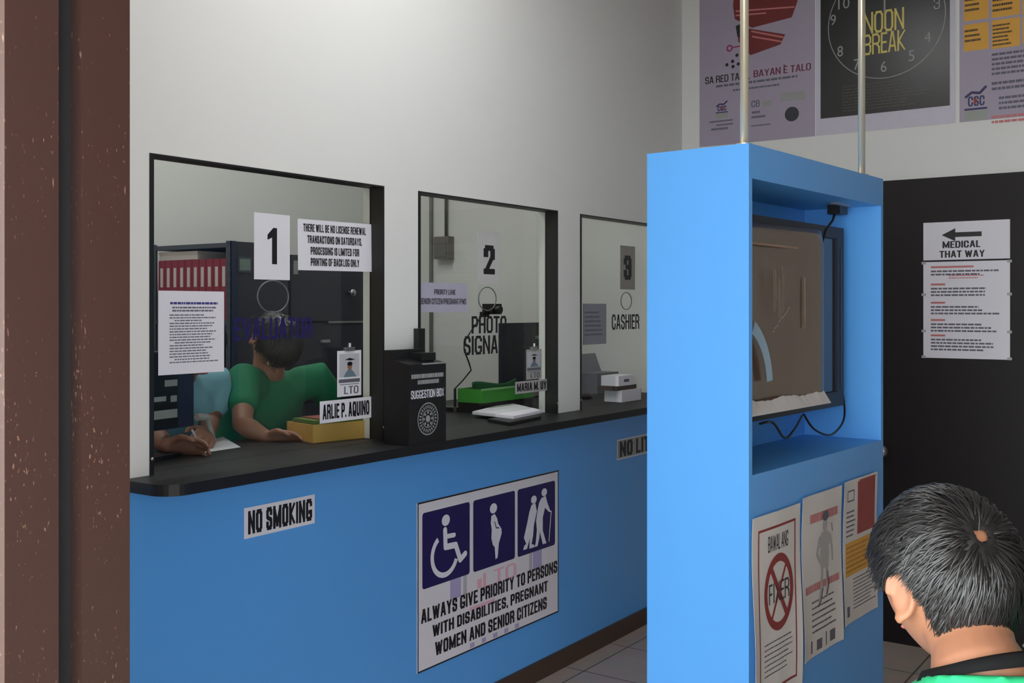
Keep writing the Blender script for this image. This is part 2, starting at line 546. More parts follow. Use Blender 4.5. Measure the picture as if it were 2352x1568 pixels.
# ================================================================== THE SETTING
# floor, ceiling
floor = struct(obj('floor', boxbm(-5.2, 4.2, 0.56, YB + 0.25, -0.12, 0.0), m_tiles()))
struct(obj('ground', boxbm(-9, 9, -11.0, 0.56, -0.12, 0.0), mat('pale_concrete', (182, 181, 178), .85, scale=3, var=.08)))
struct(obj('ceiling', boxbm(-5.2, 2.9, 0.62, YB + 0.25, CEIL, CEIL + 0.12), M_WALL))

WIN = []
for pl, pr in ((343, 882), (960, 1281)):
    WIN.append((P_WALL.uv(pl, 500)[0], P_WALL.uv(pr, 500)[0]))
WIN.append((P_WALL.uv(1332, 500)[0], 5.09))
WZ = 2.033
bm = bmesh.new()
xa, xb = XW - 0.1, XW
box(bm, xa, xb, 0.785, WIN[0][0], Z_TOP, CEIL)
box(bm, xa, xb, WIN[0][1], WIN[1][0], Z_TOP, CEIL)
box(bm, xa, xb, WIN[1][1], WIN[2][0], Z_TOP, CEIL)
box(bm, xa, xb, WIN[2][1], YB, Z_TOP, CEIL)
for a, b in WIN:
    box(bm, xa, xb, a, b, WZ, CEIL)
struct(obj('daylight_block_1', boxbm(-5.2, 2.9, -1.8, 0.555, 2.62, 2.72), M_WALL))  # unseen eave, added outside to cut off the upper sky light
struct(obj('wall_left', bm, M_WALL))
struct(obj('wall_back', boxbm(X_FAR - 0.2, 2.9, YB, YB + 0.2, 0, CEIL), M_WALL))
struct(obj('wall_right', boxbm(2.7, 2.9, 0.785, YB, 0, CEIL), mat('tan_wall_paint', (92, 78, 70), .8)))
struct(obj('wall_far', boxbm(X_FAR - 0.2, X_FAR, 0.62, YB, 0, CEIL), M_WALL))
M_PEACH = mat('peach_wall_paint', (232, 190, 158), 0.8, var=0.04, scale=8, bump=0.2)
struct(obj('wall_front', boxbm(X_FAR - 0.2, -1.24, 0.56, 0.78, 0, CEIL), M_PEACH))
struct(obj('daylight_block_2', boxbm(-1.12, 0.5, 0.56, 0.78, 2.5, CEIL), M_PEACH))  # unseen lintel, added to stop daylight coming in over the eave
struct(obj('added_entrance_wall', boxbm(0.5, 2.9, 0.56, 0.78, 0, CEIL), M_PEACH))  # unseen wall, added to narrow the daylight falling on the stand front
struct(obj('baseboard_left', boxbm(XW, XW + 0.012, 0.78, YB, 0, 0.082), M_BASE))

# windows of the counter wall
for i, (a, b) in enumerate(WIN):
    w = struct(empty('window_%d' % (i + 1), (XW - 0.03, (a + b) / 2, Z_TOP)))
    T = Matrix.Translation(-Vector(w.location))
    fb = bmesh.new(); x0, x1 = XW - 0.063, XW + 0.002; t = 0.014
    box(fb, x0, x1, a, a + t, Z_TOP, WZ, T); box(fb, x0, x1, b - 0.006, b, Z_TOP, WZ, T); box(fb, x0, x1, a + t, b - 0.006, WZ - 0.006, WZ, T)
    obj('frame', fb, M_FRAME, w)
    obj('pane', boxbm(XG - 0.006, XG, a + t, b - 0.006, Z_TOP, WZ - 0.006, M=T), GLASS, w)
    for yy in (a + 0.008, b - 0.003):
        sb = bmesh.new(); ell(sb, Vector((XW + 0.003, yy, Z_TOP + 0.045)) - w.location, (0.003, 0.005, 0.005), u=12, v=8)
        obj('screw', sb, M_METAL, w, True)
    # ring of the speaking hole and the vinyl lettering on the glass
    rp = [(627, 681, 35), (1119, 686, 20), (1438, 691, 12)][i]
    c = P_GLASS.hit(rp[0], rp[1]); rad = (P_GLASS.hit(rp[0] + rp[2], rp[1]) - c).length
    rb = bmesh.new(); N = 40
    R = [[None] * 8 for _ in range(N)]
    for k in range(N):
        for q in range(8):
            aa = 2 * math.pi * k / N; bb = 2 * math.pi * q / 8
            rr = rad + 0.0028 * math.cos(bb)
            R[k][q] = rb.verts.new(Vector((0.001 + 0.0022 * math.sin(bb), rr * math.cos(aa), rr * math.sin(aa) * 0.78)) + c - w.location)
    for k in range(N):
        for q in range(8):
            rb.faces.new((R[k][q], R[(k + 1) % N][q], R[(k + 1) % N][(q + 1) % 8], R[k][(q + 1) % 8]))
    obj('speaking_hole_rim', rb, mat('ground_glass_edge', (92, 100, 98), 0.3), w, True)
    f = Flat()

    def gtext(s, l, r, yt, yb, bold):
        a0, zt = P_GLASS.uv(l, yt); _, zb = P_GLASS.uv(l, yb); a1, _ = P_GLASS.uv(r, yt)
        f.text(s, a0 - 0, zb, a1 - 0, zt, bold)
    if i == 0:
        gtext('EVALUATOR', 537, 717, 730, 782, 0.045)
    elif i == 1:
        gtext('PHOTO', 1083, 1163, 726, 766, 0.035); gtext('SIGNATURE', 1065, 1205, 772, 816, 0.035)
    else:
        gtext('CASHIER', 1405, 1468, 722, 757, 0.035)
    lt = f.build('lettering', M_NAVY if i == 0 else M_INK, None, 0.0)
    lt.matrix_world = P_GLASS.matrix(0, 0, 0.0006)
    lt.parent = w; lt.matrix_parent_inverse = Matrix.Translation(-Vector(w.location))

# door in the back wall
d = struct(empty('door_1', (-1.0, YB, 0)))
xl = P_DOOR.uv(1960, 600)[0]; dz = 2.213
obj('leaf', boxbm(xl + 1.0, 0.9, -0.02, -0.001, 0.0, dz), M_DOOR, d)
kx, kz = P_DOOR.uv(2033, 1033)
kb = bmesh.new(); cyl(kb, (kx + 1, -0.02, kz), (kx + 1, -0.065, kz), 0.011); ell(kb, (kx + 1.0, -0.075, kz), (0.028, 0.02, 0.028))
obj('knob', kb, M_METAL, d, True)

# ================================================================== SERVICE COUNTER
sc = tag(empty('service_counter', (XW, 3.4, 0)), 'long service counter with black top and blue panelled front under the glass windows', 'counter')
T = Matrix.Translation((-XW, -3.4, 0))
obj('front_panel', boxbm(XW - 0.09, XW, 0.785, YB - 0.002, 0, Z_UNDER, M=T), M_BLUE, sc)
tb = bmesh.new()
XF, XI, YL, YR = -2.31, -2.92, 1.742, YB - 0.002
pts = []
rr = 0.07
for k in range(9):
    an = math.radians(-90 + 90 * k / 8)
    pts.append((XF - rr + rr * math.cos(an), YL + rr + rr * math.sin(an)))
pts += [(XF, YR), (XI, YR), (XI, YL)]
v0 = [tb.verts.new((x - XW, y - 3.4, Z_UNDER)) for x, y in pts]; v1 = [tb.verts.new((x - XW, y - 3.4, Z_TOP)) for x, y in pts]
tb.faces.new(list(reversed(v0))); tb.faces.new(v1)
for k in range(len(pts)):
    tb.faces.new((v0[k], v0[(k + 1) % len(pts)], v1[(k + 1) % len(pts)], v1[k]))
obj('counter_top', tb, M_BLACK, sc, bevel=0.003)
obj('wall_cap', boxbm(XW - 0.09, XW - 0.001, 0.785, YL - 0.002, Z_UNDER, Z_TOP - 0.001, M=T), M_WALL, sc)

# ================================================================== SIGNS ON THE COUNTER FRONT
o, w, h, at = sheet_px('priority_sign', P_WALL, 957, 1281, 1155, 1547, mat('sign_board', (226, 220, 226), 0.5, var=0.02), thick=0.003)
tag(o, 'large white sign with three navy pictograms asking to give priority, on blue counter front', 'sign')
Flat().frame(0, 0, w, h, 0.006).build('border', M_INK, o, L1)
pan = [(968, 1077), (1085, 1181), (1187, 1273)]
tops = (h - 0.05, h - 0.315)


def T2(fn, x0, y0, s):   # unit figure -> sign
    return [(x0 + x * s, y0 + y * s) for x, y in fn]


pn = []
for k, (l, r) in enumerate(pan):
    x0 = at(l, 1200)[0]; x1 = at(r, 1200)[0]
    y1 = h - 0.042; y0 = h - 0.325
    p = Flat().rrect(x0, y0, x1, y1, 0.012).build('pictogram_panel', M_NAVY, o, L1)
    pn.append((x0, x1, y0, y1, p))
Hh = 0.283
# wheelchair user
x0, x1, y0, y1, p = pn[0]; cx = (x0 + x1) / 2; W_ = (x1 - x0)
g = Flat()
U = lambda u, v: (x0 + u * W_, y0 + v * (y1 - y0))
k_ = W_ / (y1 - y0)
g.disc(*U(.48, .83), 0.085 * W_, 0.075 * (y1 - y0))
g.path([U(.465, .70), U(.475, .47), U(.69, .46), U(.79, .24), U(.90, .30)], 0.024)
g.path([U(.475, .61), U(.66, .60)], 0.018)
rc = U(.46, .37)
g.ring(rc[0], rc[1], 0.066, 0.086, 122, 338, 1.0)
g.build('figure', M_PAPER, p, L1 * 2)
# pregnant woman
x0, x1, y0, y1, p = pn[1]; W_ = (x1 - x0)
g = Flat()
g.disc(*U(.47, .82), 0.085 * W_, 0.072 * (y1 - y0))
g.poly([U(.42, .72), U(.50, .735), U(.56, .66), U(.585, .58), U(.66, .50), U(.67, .43), U(.60, .30), U(.595, .27), U(.57, .10), U(.52, .08), U(.50, .26), U(.455, .30), U(.42, .40), U(.43, .52), U(.405, .62)])
g.build('figure', M_PAPER, p, L1 * 2)
Flat().path([U(.50, .62), U(.535, .53), U(.60, .52)], 0.005).build('arm_line', M_NAVY, p, L1 * 3)
# two old people, one with a stick
x0, x1, y0, y1, p = pn[2]; W_ = (x1 - x0)
g = Flat()
g.disc(*U(.42, .79), 0.075 * W_, 0.06 * (y1 - y0)); g.disc(*U(.70, .86), 0.075 * W_, 0.06 * (y1 - y0))
g.poly([U(.36, .72), U(.46, .73), U(.50, .60), U(.42, .40), U(.40, .25), U(.36, .13), U(.44, .10), U(.43, .07), U(.30, .07), U(.31, .22), U(.24, .08), U(.14, .08), U(.17, .14), U(.22, .16), U(.16, .26), U(.24, .45), U(.30, .62)])
g.poly([U(.62, .78), U(.74, .80), U(.78, .70), U(.86, .56), U(.84, .53), U(.72, .62), U(.66, .48), U(.66, .28), U(.74, .11), U(.76, .07), U(.66, .07), U(.58, .28), U(.57, .20), U(.52, .07), U(.44, .07), U(.47, .13), U(.50, .32), U(.48, .46), U(.52, .62), U(.56, .72)])
g.path([U(.85, .55), U(.90, .53), U(.88, .48)], 0.006); g.path([U(.885, .50), U(.83, .09)], 0.006)
g.build('figure', M_PAPER, p, L1 * 2)
# faded seal lettering behind the text and the text itself
xs = at(1012, 1400)[0]
Flat().text('LTO', 0.42 * w, h * 0.36, 0.66 * w, h * 0.455, 0.02).rect(0.38 * w, h * 0.37, 0.41 * w, h * 0.43).rect(.33 * w, h * .25, .50 * w, h * .27).build('faded_seal_print', M_PINK, o, L1)
g = Flat()
for u0 in (0.20, 0.79):
    Flat().rect(u0 * w, h * 0.36, (u0 + 0.07) * w, h * 0.485).build('faded_pillar_print', M_LILAC, o, L1)
    u1 = u0 + .085 if u0 < .5 else u0 - .03
    Flat().rect(u1 * w, h * 0.36, (u1 + .024) * w, h * 0.485).build('faded_pillar_print', mat('faded_grey_print', (186, 182, 190), .6), o, L1)
for q in range(5):
    Flat().rect((0.33 + q * 0.08) * w, h * 0.015, (0.36 + q * 0.08) * w, h * 0.045).build('faded_base_print', M_LILAC, o, L1)
g = Flat()
for row, (s, lx, rx, yt, yb) in enumerate((('ALWAYS GIVE PRIORITY TO PERSONS', 965, 1278, 1400, 1433), ('WITH DISABILITIES, PREGNANT', 991, 1256, 1435, 1463), ('WOMEN AND SENIOR CITIZENS', 997, 1254, 1474, 1506))):
    xa_, zt = at(lx, yt); _, zb = at(lx, yb); xb_, _ = at(rx, yt)
    g.text(s, xa_, zb, xb_, zt, 0.06)
g.build('lettering', M_INK, o, L1 * 2)

o, w, h, at = sheet_px('no_smoking_sign', P_WALL, 560, 722, 1167, 1238, M_PAPER, thick=0.001)
tag(o, 'white strip reading NO SMOKING in black, left on the blue counter front', 'sign')
Flat().text('NO SMOKING', w * .05, h * .12, w * .96, h * .88, 0.065).build('lettering', M_INK, o, L1)
o, w, h, at = sheet_px('no_littering_sign', P_WALL, 1416, 1566, 1010, 1057, M_GREYPAPER, thick=0.001)
tag(o, 'grey bordered strip about littering on counter front, half hidden by blue stand', 'sign')
Flat().text('NO LITTERING', w * .04, h * .12, w * .97, h * .88, 0.065).build('lettering', M_INK, o, L1)
Flat().frame(0, 0, w, h, h * .07).build('border', M_PAPER, o, L1)

# ================================================================== PAPERS ON THE GLASS
G_SHEETS = 'papers taped to the counter windows'
for n, (l, r, yt, yb, m_, dl, dr, dt, db, lab) in enumerate((
        (583, 665, 487, 641, M_PAPER, 613, 638, 522, 606, 'white sheet with black number 1 taped high on the first counter window'),
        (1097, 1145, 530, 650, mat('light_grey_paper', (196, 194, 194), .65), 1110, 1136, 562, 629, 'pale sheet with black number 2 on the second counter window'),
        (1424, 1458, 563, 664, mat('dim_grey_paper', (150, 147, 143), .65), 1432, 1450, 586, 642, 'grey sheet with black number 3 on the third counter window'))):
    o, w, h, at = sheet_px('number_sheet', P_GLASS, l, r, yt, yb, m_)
    tag(o, lab, 'sheet', G_SHEETS)
    xa_, za = at(dl, dt); xb_, _ = at(dr, dt); _, zb = at(dl, db)
    if n == 0:
        c_ = (xa_ + xb_) / 2; wd = xb_ - xa_
        Flat().poly([(xb_ - wd * .1, zb), (xb_ - wd * .1, za), (xb_ - wd * .45, za), (xa_ + wd * .02, za - (za - zb) * .2), (xa_ + wd * .02, za - (za - zb) * .34), (xb_ - wd * .56, za - (za - zb) * .27), (xb_ - wd * .56, zb)]).build('numeral', M_INK, o, L1)
    else:
        Flat().text(str(n + 1), xa_, zb, xb_, za, 0.07).build('numeral', M_INK, o, L1)

o, w, h, at = sheet_px('license_notice', P_GLASS, 684, 853, 502, 620, M_PAPER, tilt=0.012)
tag(o, 'white landscape notice in four bold black lines beside number 1', 'notice', G_SHEETS)
g = Flat()
for s, l, r, q in (('THERE WILL BE NO LICENSE RENEWAL', .07, .92, .76), ('TRANSACTIONS ON SATURDAYS,', .12, .86, .535), ('PROCESSING IS LIMITED FOR', .16, .82, .31), ('PRINTING OF BACKLOG ONLY', .16, .82, .09)):
    g.text(s, l * w, q * h, r * w, (q + .155) * h, 0.07)
g.build('lettering', M_INK, o, L1)

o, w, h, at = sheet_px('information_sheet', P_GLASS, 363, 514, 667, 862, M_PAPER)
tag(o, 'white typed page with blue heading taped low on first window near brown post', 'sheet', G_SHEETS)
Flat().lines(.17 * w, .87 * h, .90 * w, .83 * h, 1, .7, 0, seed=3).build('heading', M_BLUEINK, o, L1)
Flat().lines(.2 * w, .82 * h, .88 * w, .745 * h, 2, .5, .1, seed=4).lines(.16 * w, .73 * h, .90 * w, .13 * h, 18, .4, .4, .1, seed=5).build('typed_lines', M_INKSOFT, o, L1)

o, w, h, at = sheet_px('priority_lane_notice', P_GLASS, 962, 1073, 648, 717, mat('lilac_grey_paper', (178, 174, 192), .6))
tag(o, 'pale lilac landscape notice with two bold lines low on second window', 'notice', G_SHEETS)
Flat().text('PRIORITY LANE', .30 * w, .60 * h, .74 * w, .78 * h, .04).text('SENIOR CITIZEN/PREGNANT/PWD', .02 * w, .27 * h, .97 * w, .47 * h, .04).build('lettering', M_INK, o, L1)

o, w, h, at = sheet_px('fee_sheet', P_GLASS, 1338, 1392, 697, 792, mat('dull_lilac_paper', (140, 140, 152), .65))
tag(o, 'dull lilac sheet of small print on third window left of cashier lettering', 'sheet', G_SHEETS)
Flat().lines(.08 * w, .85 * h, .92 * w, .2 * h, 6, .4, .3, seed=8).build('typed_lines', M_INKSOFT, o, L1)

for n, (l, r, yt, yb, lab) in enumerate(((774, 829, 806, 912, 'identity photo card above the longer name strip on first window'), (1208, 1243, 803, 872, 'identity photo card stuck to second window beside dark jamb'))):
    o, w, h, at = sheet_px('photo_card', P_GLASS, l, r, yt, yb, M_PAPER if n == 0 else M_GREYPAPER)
    tag(o, lab, 'card', G_SHEETS)
    Flat().rect(.08 * w, .42 * h, .92 * w, .93 * h).build('photo', mat('pale_photo_print', (186, 186, 194), .4), o, L1)
    Flat().poly([(.25 * w, .42 * h), (.34 * w, .52 * h), (.46 * w, .60 * h), (.56 * w, .60 * h), (.68 * w, .52 * h), (.8 * w, .42 * h)]).build('portrait_shirt', mat('grey_blue_print', (104, 124, 138), .5), o, L1 * 2)
    Flat().disc(.51 * w, .66 * h, .10 * w, .08 * h).build('portrait_face', M_SKINDK, o, L1 * 3)
    Flat().disc(.51 * w, .71 * h, .11 * w, .045 * h).poly([(.3 * w, .80 * h), (.50 * w, .84 * h), (.75 * w, .80 * h), (.55 * w, .785 * h)]).build('portrait_hair', M_INK, o, L1 * 4)
    Flat().rect(.06 * w, .30 * h, .94 * w, .38 * h).text('LTO', .28 * w, .05 * h, .88 * w, .22 * h, .03).rect(.1 * w, .255 * h, .9 * w, .27 * h).build('lettering', M_INKSOFT, o, L1)
    cb = bmesh.new(); box(cb, .3 * w, .7 * w, h - .002, h + .012, 0, .004); cyl(cb, (.5 * w, h + .012, .002), (.5 * w, h + .026, .002), .006)
    obj('clip', cb, M_METAL, o)

for n, (l, r, yt, yb, s, lab) in enumerate(((734, 852, 922, 973, 'ARLIE P. AQUINO', 'long black and white name strip low on the first window'),
                                       (1183, 1257, 877, 905, 'MARIA M. UY', 'short name strip low on the second window'))):
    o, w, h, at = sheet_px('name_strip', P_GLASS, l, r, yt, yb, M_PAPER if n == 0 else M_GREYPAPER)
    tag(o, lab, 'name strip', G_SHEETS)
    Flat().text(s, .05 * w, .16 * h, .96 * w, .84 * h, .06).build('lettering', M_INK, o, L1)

# ================================================================== SUGGESTION BOX AND LEAFLET
sb = tag(empty('suggestion_box', (-2.315, 2.815, Z_TOP)), 'black suggestion box with round seal standing on the counter between first two windows', 'box')
b = bmesh.new()
x0, x1, y0, y1 = -0.085, 0.0, -0.10, 0.10
hf, hb = 0.275, 0.29
vv = [b.verts.new(p) for p in ((x1, y0, 0), (x1, y1, 0), (x0, y1, 0), (x0, y0, 0), (x1, y0, hf), (x1, y1, hf), (x0, y1, hb), (x0, y0, hb))]
for f_ in ((3, 2, 1, 0), (4, 5, 6, 7), (0, 1, 5, 4), (1, 2, 6, 5), (2, 3, 7, 6), (3, 0, 4, 7)):
    b.faces.new([vv[i] for i in f_])
obj('body', b, M_PLASTIC, sb, bevel=0.002)
b = bmesh.new(); box(b, -0.112, -0.085, -0.10, 0.085, 0.0, 0.322)
obj('back_panel', b, M_PLASTIC, sb, bevel=0.003)
b = bmesh.new(); box(b, -0.085, -0.03, 0.0, 0.08, 0.283, 0.31)
obj('lid_block', b, M_PLASTIC, sb, bevel=0.002)
obj('slot_edge', boxbm(-0.004, 0.0012, -0.03, 0.098, hf - 0.003, hf + 0.0015), M_GREYINK, sb)
fm = Matrix(((0, 0, 1, 0), (1, 0, 0, 0), (0, 1, 0, 0), (0, 0, 0, 1)))
g = Flat().text('LAND TRANSPORTATION OFFICE', -.088, .226, .085, .24, .02).text('BULACAN DISTRICT', -.055, .207, .06, .219, .02) if False else Flat().lines(-.088, .243, .085, .222, 1, .7, 0, seed=3).lines(-.055, .222, .06, .202, 1, .7, 0, seed=4)
q = g.build('small_print', M_GREYINK, sb, 0.0008); q.matrix_local = fm
g = Flat().text('SUGGESTION BOX', -.09, .158, .088, .186, .03)
q = g.build('lettering', M_PAPER, sb, 0.0008); q.matrix_local = fm
g = Flat().ring(0.0, .085, .052, .056); g.ring(0, .085, .028, .031)
for k in range(24):
    a = 2 * math.pi * k / 24
    g.bar((.036 * math.cos(a), .085 + .036 * math.sin(a)), (.047 * math.cos(a), .085 + .047 * math.sin(a)), .005)
for k in range(8):
    a = 2 * math.pi * k / 8
    g.disc(.022 * math.cos(a), .085 + .022 * math.sin(a), .005, n=10)
g.disc(0, .085, .012)
q = g.build('seal', M_GREYINK, sb, 0.0008); q.matrix_local = fm
lf = tag(empty('leaflet', (-2.40, 2.985, Z_TOP)), 'narrow white folded leaflet standing beside the black suggestion box', 'leaflet')
b = bmesh.new(); box(b, -0.002, 0.002, -0.032, -0.012, 0, 0.152); box(b, -0.035, 0.002, -0.012, -0.010, 0, 0.152)
obj('folded_sheet', b, M_PAPER, lf)

ch_ = tag(empty('card_holder', (-2.47, 2.955, Z_TOP)), 'slim black upright holder behind suggestion box at left edge of second window', 'holder')
obj('upright', boxbm(-.012, .012, -.018, .018, .008, .392), M_PLASTIC, ch_, bevel=.003)
obj('foot', boxbm(-.03, .03, -.03, .026, 0, .008), M_PLASTIC, ch_)

# ================================================================== BACK WALL POSTERS
PZ0, PZ1 = 2.463, 3.385


def poster(name, px0, px1, material, lab):
    a0 = P_BACK.uv(px0, 300)[0]; a1 = P_BACK.uv(px1, 300)[0]
    o, w, h = sheet(name, P_BACK, a0, a1, PZ0, PZ1, material, off=0.001)
    tag(o, lab, 'poster', 'posters high on the back wall')

    def at(px, py):
        a, z = P_BACK.uv(px, py); return a - a0, z - PZ0
    return o, w, h, at


def ptext(g, at, s, l, yl, r, ht, bold):
    x, y = at(l, yl); x2, _ = at(r, yl)
    g.text(s, x, y, x2, y + ht, bold)


def csc_logo(o, at, l, r, yt, yb, seed):
    x, zt = at(l, yt); x2, _ = at(r, yt); _, z = at(l, yb); w_ = x2 - x; h_ = zt - z
    g = Flat().text('CSC', x + .1 * w_, z + .42 * h_, x + .95 * w_, z + .72 * h_, .04)
    g.path([(x, z + .72 * h_), (x + .3 * w_, z + .84 * h_), (x + .7 * w_, z + .80 * h_), (x + w_, z + .97 * h_)], .08 * h_)
    g.rect(x - .08 * w_, z + .30 * h_, x + 1.08 * w_, z + .36 * h_)
    g.build('emblem', M_NAVY, o, L1)
    Flat().disc(x + .48 * w_, z + .57 * h_, .09 * w_, .09 * h_, 16).build('emblem_dot', M_RED, o, L1 * 2)
    Flat().rect(x - .08 * w_, z, x + 1.08 * w_, z + .27 * h_).build('emblem_base', mat('grey_green_print', (150, 156, 146), .5), o, L1)


o, w, h, at = poster('red_tape_poster', 1607, 1872, M_POSTER, 'lavender poster with red ribbon drawing, leftmost on the back wall')
g = Flat()
g.poly([at(*p) for p in ((1684, 14), (1832, 3), (1819, 40), (1728, 64), (1688, 44))])
g.poly([at(*p) for p in ((1722, 66), (1804, 79), (1793, 102), (1724, 127), (1696, 96), (1693, 58))])
g.poly([at(*p) for p in ((1690, -70), (1825, -60), (1832, 3), (1684, 14))])
g.build('red_ribbon', mat('deep_red_print', (112, 36, 36), .5), o, L1)
g = Flat()
for p, q in (((1690, 26), (1825, 16)), ((1726, 72), (1800, 86)), ((1728, 84), (1797, 96)), ((1690, 36), (1760, 30))):
    g.bar(at(*p), at(*q), 0.008)
g.build('ribbon_stripes', M_REDSOFT, o, L1 * 2)
g = Flat(); c = at(1676, 111); g.ring(c[0], c[1], .010, .018); g.bar(at(1684, 109), at(1700, 106), .007); g.build('pin', mat('magenta_print', (150, 40, 90), .5), o, L1)
g = Flat()
for p in ((1693, 127), (1683, 141), (1670, 149), (1684, 153), (1696, 147)):
    c = at(*p); g.disc(c[0], c[1], .009, n=14)
g.poly([at(*p) for p in ((1690, 60), (1702, 55), (1704, 88), (1694, 84))])
g.build('black_dots', M_INK, o, L1)
g = Flat(); ptext(g, at, 'SA RED TAPE,', 1620, 194, 1722, .038, .03); g.build('heading', M_INK, o, L1)
g = Flat(); ptext(g, at, 'BAYAN E TALO', 1731, 178, 1863, .036, .03); c = at(1802, 152); g.bar((c[0] - .006, c[1] + .006), (c[0] + .008, c[1]), .006); g.build('heading', mat('maroon_print', (104, 34, 62), .5), o, L1)
g = Flat()
for l, r, y, hh in ((1645, 1832, 203, .012), (1684, 1790, 211, .010), (1630, 1683, 284, .009), (1646, 1684, 291, .009), (1634, 1672, 302, .012), (1727, 1746, 263, .012), (1726, 1758, 274, .012), (1726, 1770, 292, .007)):
    x, y_ = at(l, y); x2, _ = at(r, y); Flat().lines(x, y_ + hh * 1.6, x2, y_, 1, .6, 0, seed=int(l)).build('small_print', M_INKSOFT, o, L1)
x, y_ = at(1726, 247); x2, _ = at(1745, 247); g.text('CB', x, y_, x2, y_ + .035, .03)
g.build('logo_lettering', M_INKSOFT, o, L1)
csc_logo(o, at, 1646, 1670, 234, 272, 1)
g = Flat(); x, y_ = at(1793, 234); x2, _ = at(1850, 234); g.rect(x, y_, x2, y_ + .045); x, y_ = at(1752, 246); x2, _ = at(1772, 246); g.rect(x, y_, x2, y_ + .03); g.build('grey_logo_block', M_GREYINK, o, L1)
c = at(1819, 262); Flat().disc(c[0], c[1], .037).build('round_seal', mat('charcoal_print', (44, 46, 58), .5), o, L1)

o, w, h, at = poster('noon_break_poster', 1874, 2195, mat('poster_margin_paper', (196, 192, 206), .4), 'black noon break poster with clock dial, middle of the back wall row')
x0, y0 = at(1885, 273); x1, _ = at(2182, 241)
blk = Flat().rect(x0, y0, x1, h - .03).build('black_field', M_POSTERBLACK, o, L1)
cl, cy_ = at(1902, 60); crr, _ = at(2173, 20); cx_ = (cl + crr) / 2; R_ = (crr - cl) / 2; _, zb = at(2016, 182); cy_ = zb + R_
Flat().ring(cx_, cy_, R_ - .004, R_).build('dial_ring', M_GREYINK, blk, L1 * 2)
g = Flat()
for s, px, py in (('9', 1914, 46), ('8', 1930, 118), ('7', 1968, 148), ('6', 2030, 153), ('5', 2094, 128), ('4', 2131, 85), ('3', 2152, 8)):
    c = at(px, py); g.text(s, c[0] - .014, c[1] - .026, c[0] + .014, c[1] + .026, .0)
for s, an in (('10', 150), ('11', 120), ('12', 90), ('1', 60), ('2', 30)):
    c = (cx_ + .23 * math.cos(math.radians(an)), cy_ + .23 * math.sin(math.radians(an))); g.text(s, c[0] - .014 * len(s), c[1] - .026, c[0] + .014 * len(s), c[1] + .026, .0)
g.build('numerals', M_GREYINK, blk, L1 * 2)
c = at(2032, 30); Flat().rect(c[0] - .004, c[1], c[0] + .004, c[1] + .2).build('clock_hand', M_GREYINK, blk, L1 * 2)
g = Flat(); ptext(g, at, 'NOON', 1984, 80, 2077, .105, .012); ptext(g, at, 'BREAK', 1984, 128, 2080, .1, .012); c = at(1990, -20); g.text('NO', c[0], c[1], c[0] + .2, c[1] + .1, .012); g.build('lettering', M_YELLOWINK, blk, L1 * 3)
g = Flat().lines(.2 * w, .26 * h, .85 * w, .115 * h, 9, .12, .3, seed=12); g.build('small_print', mat('dim_yellow_print', (100, 98, 72), .5), blk, L1 * 2)

o, w, h, at = poster('charter_poster', 2204, 2510, M_POSTER, 'poster with mustard table cells, rightmost on the back wall')
g = Flat()
for l, r, yt, yb in ((2214, 2271, 58, 119), (2278, 2343, 48, 113), (2349, 2410, 40, 100), (2214, 2271, -40, 50), (2278, 2343, -45, 42), (2349, 2410, -50, 34)):
    x, z = at(l, yb); x2, _ = at(r, yb); _, z2 = at(l, yt); g.rect(x, z, x2, z2)
x, z = at(2214, -55); x2, _ = at(2480, -55); g.rect(x, z, x2, z + .28)
cells = g.build('mustard_cells', M_YELLOW, o, L1)
g = Flat()
for n, (l, r, yt, yb, rows) in enumerate(((2216, 2254, 66, 100, 3), (2280, 2330, 55, 108, 6), (2216, 2258, -5, 30, 3), (2280, 2338, -5, 30, 3), (2352, 2400, 45, 95, 5))):
    x, z = at(l, yb); x2, _ = at(r, yb); _, z2 = at(l, yt); Flat().lines(x, z2, x2, z, rows, .45, .3, seed=20 + n).build('cell_print', mat('brown_print', (70, 48, 24), .5), cells, L1 * 2)
g = Flat()
x, z = at(2278, 262); x2, _ = at(2440, 262); _, z2 = at(2278, 120)
for a_, b_, c_, n_ in ((x, 0, .11, 5), (x, .13, .18, 2), (x + .03, .2, .27, 3)):
    Flat().lines(a_, z2 - b_, x2, z2 - c_, n_, .5, .15, seed=31 + n_).build('small_print', M_INKSOFT, o, L1)
Flat().lines(x, z2 - .285, x2, z2 - .33, 2, .5, .1, seed=34).build('red_print', M_REDSOFT, o, L1)
csc_logo(o, at, 2219, 2264, 202, 277, 2)

# ================================================================== SHEETS ON THE DOOR
o, w, h, at = sheet_px('medical_sign', P_DOOR, 2121, 2320, 512, 598, M_PAPER)
tag(o, 'white sheet with left arrow reading MEDICAL THAT WAY on the dark door', 'sign')
g = Flat()
x, z = at(2163, 540); x2, _ = at(2255, 540)
g.poly([(x, z), (x + .06, z + .03), (x + .06, z + .011), (x2, z + .011), (x2, z - .011), (x + .06, z - .011), (x + .06, z - .03)])
g.build('arrow', M_INK, o, L1); g = Flat()
x, z = at(2165, 570); x2, _ = at(2252, 570); g.text('MEDICAL', x, z, x2, z + .032, .05)
x, z = at(2158, 592); x2, _ = at(2262, 592); g.text('THAT WAY', x, z, x2, z + .032, .05)
g.build('lettering', M_INK, o, L1)
o, w, h, at = sheet_px('requirements_sheet', P_DOOR, 2121, 2320, 602, 821, M_PAPER)
tag(o, 'long white sheet of red and black steps taped under the medical arrow', 'sheet')
g = Flat(); g2 = Flat()
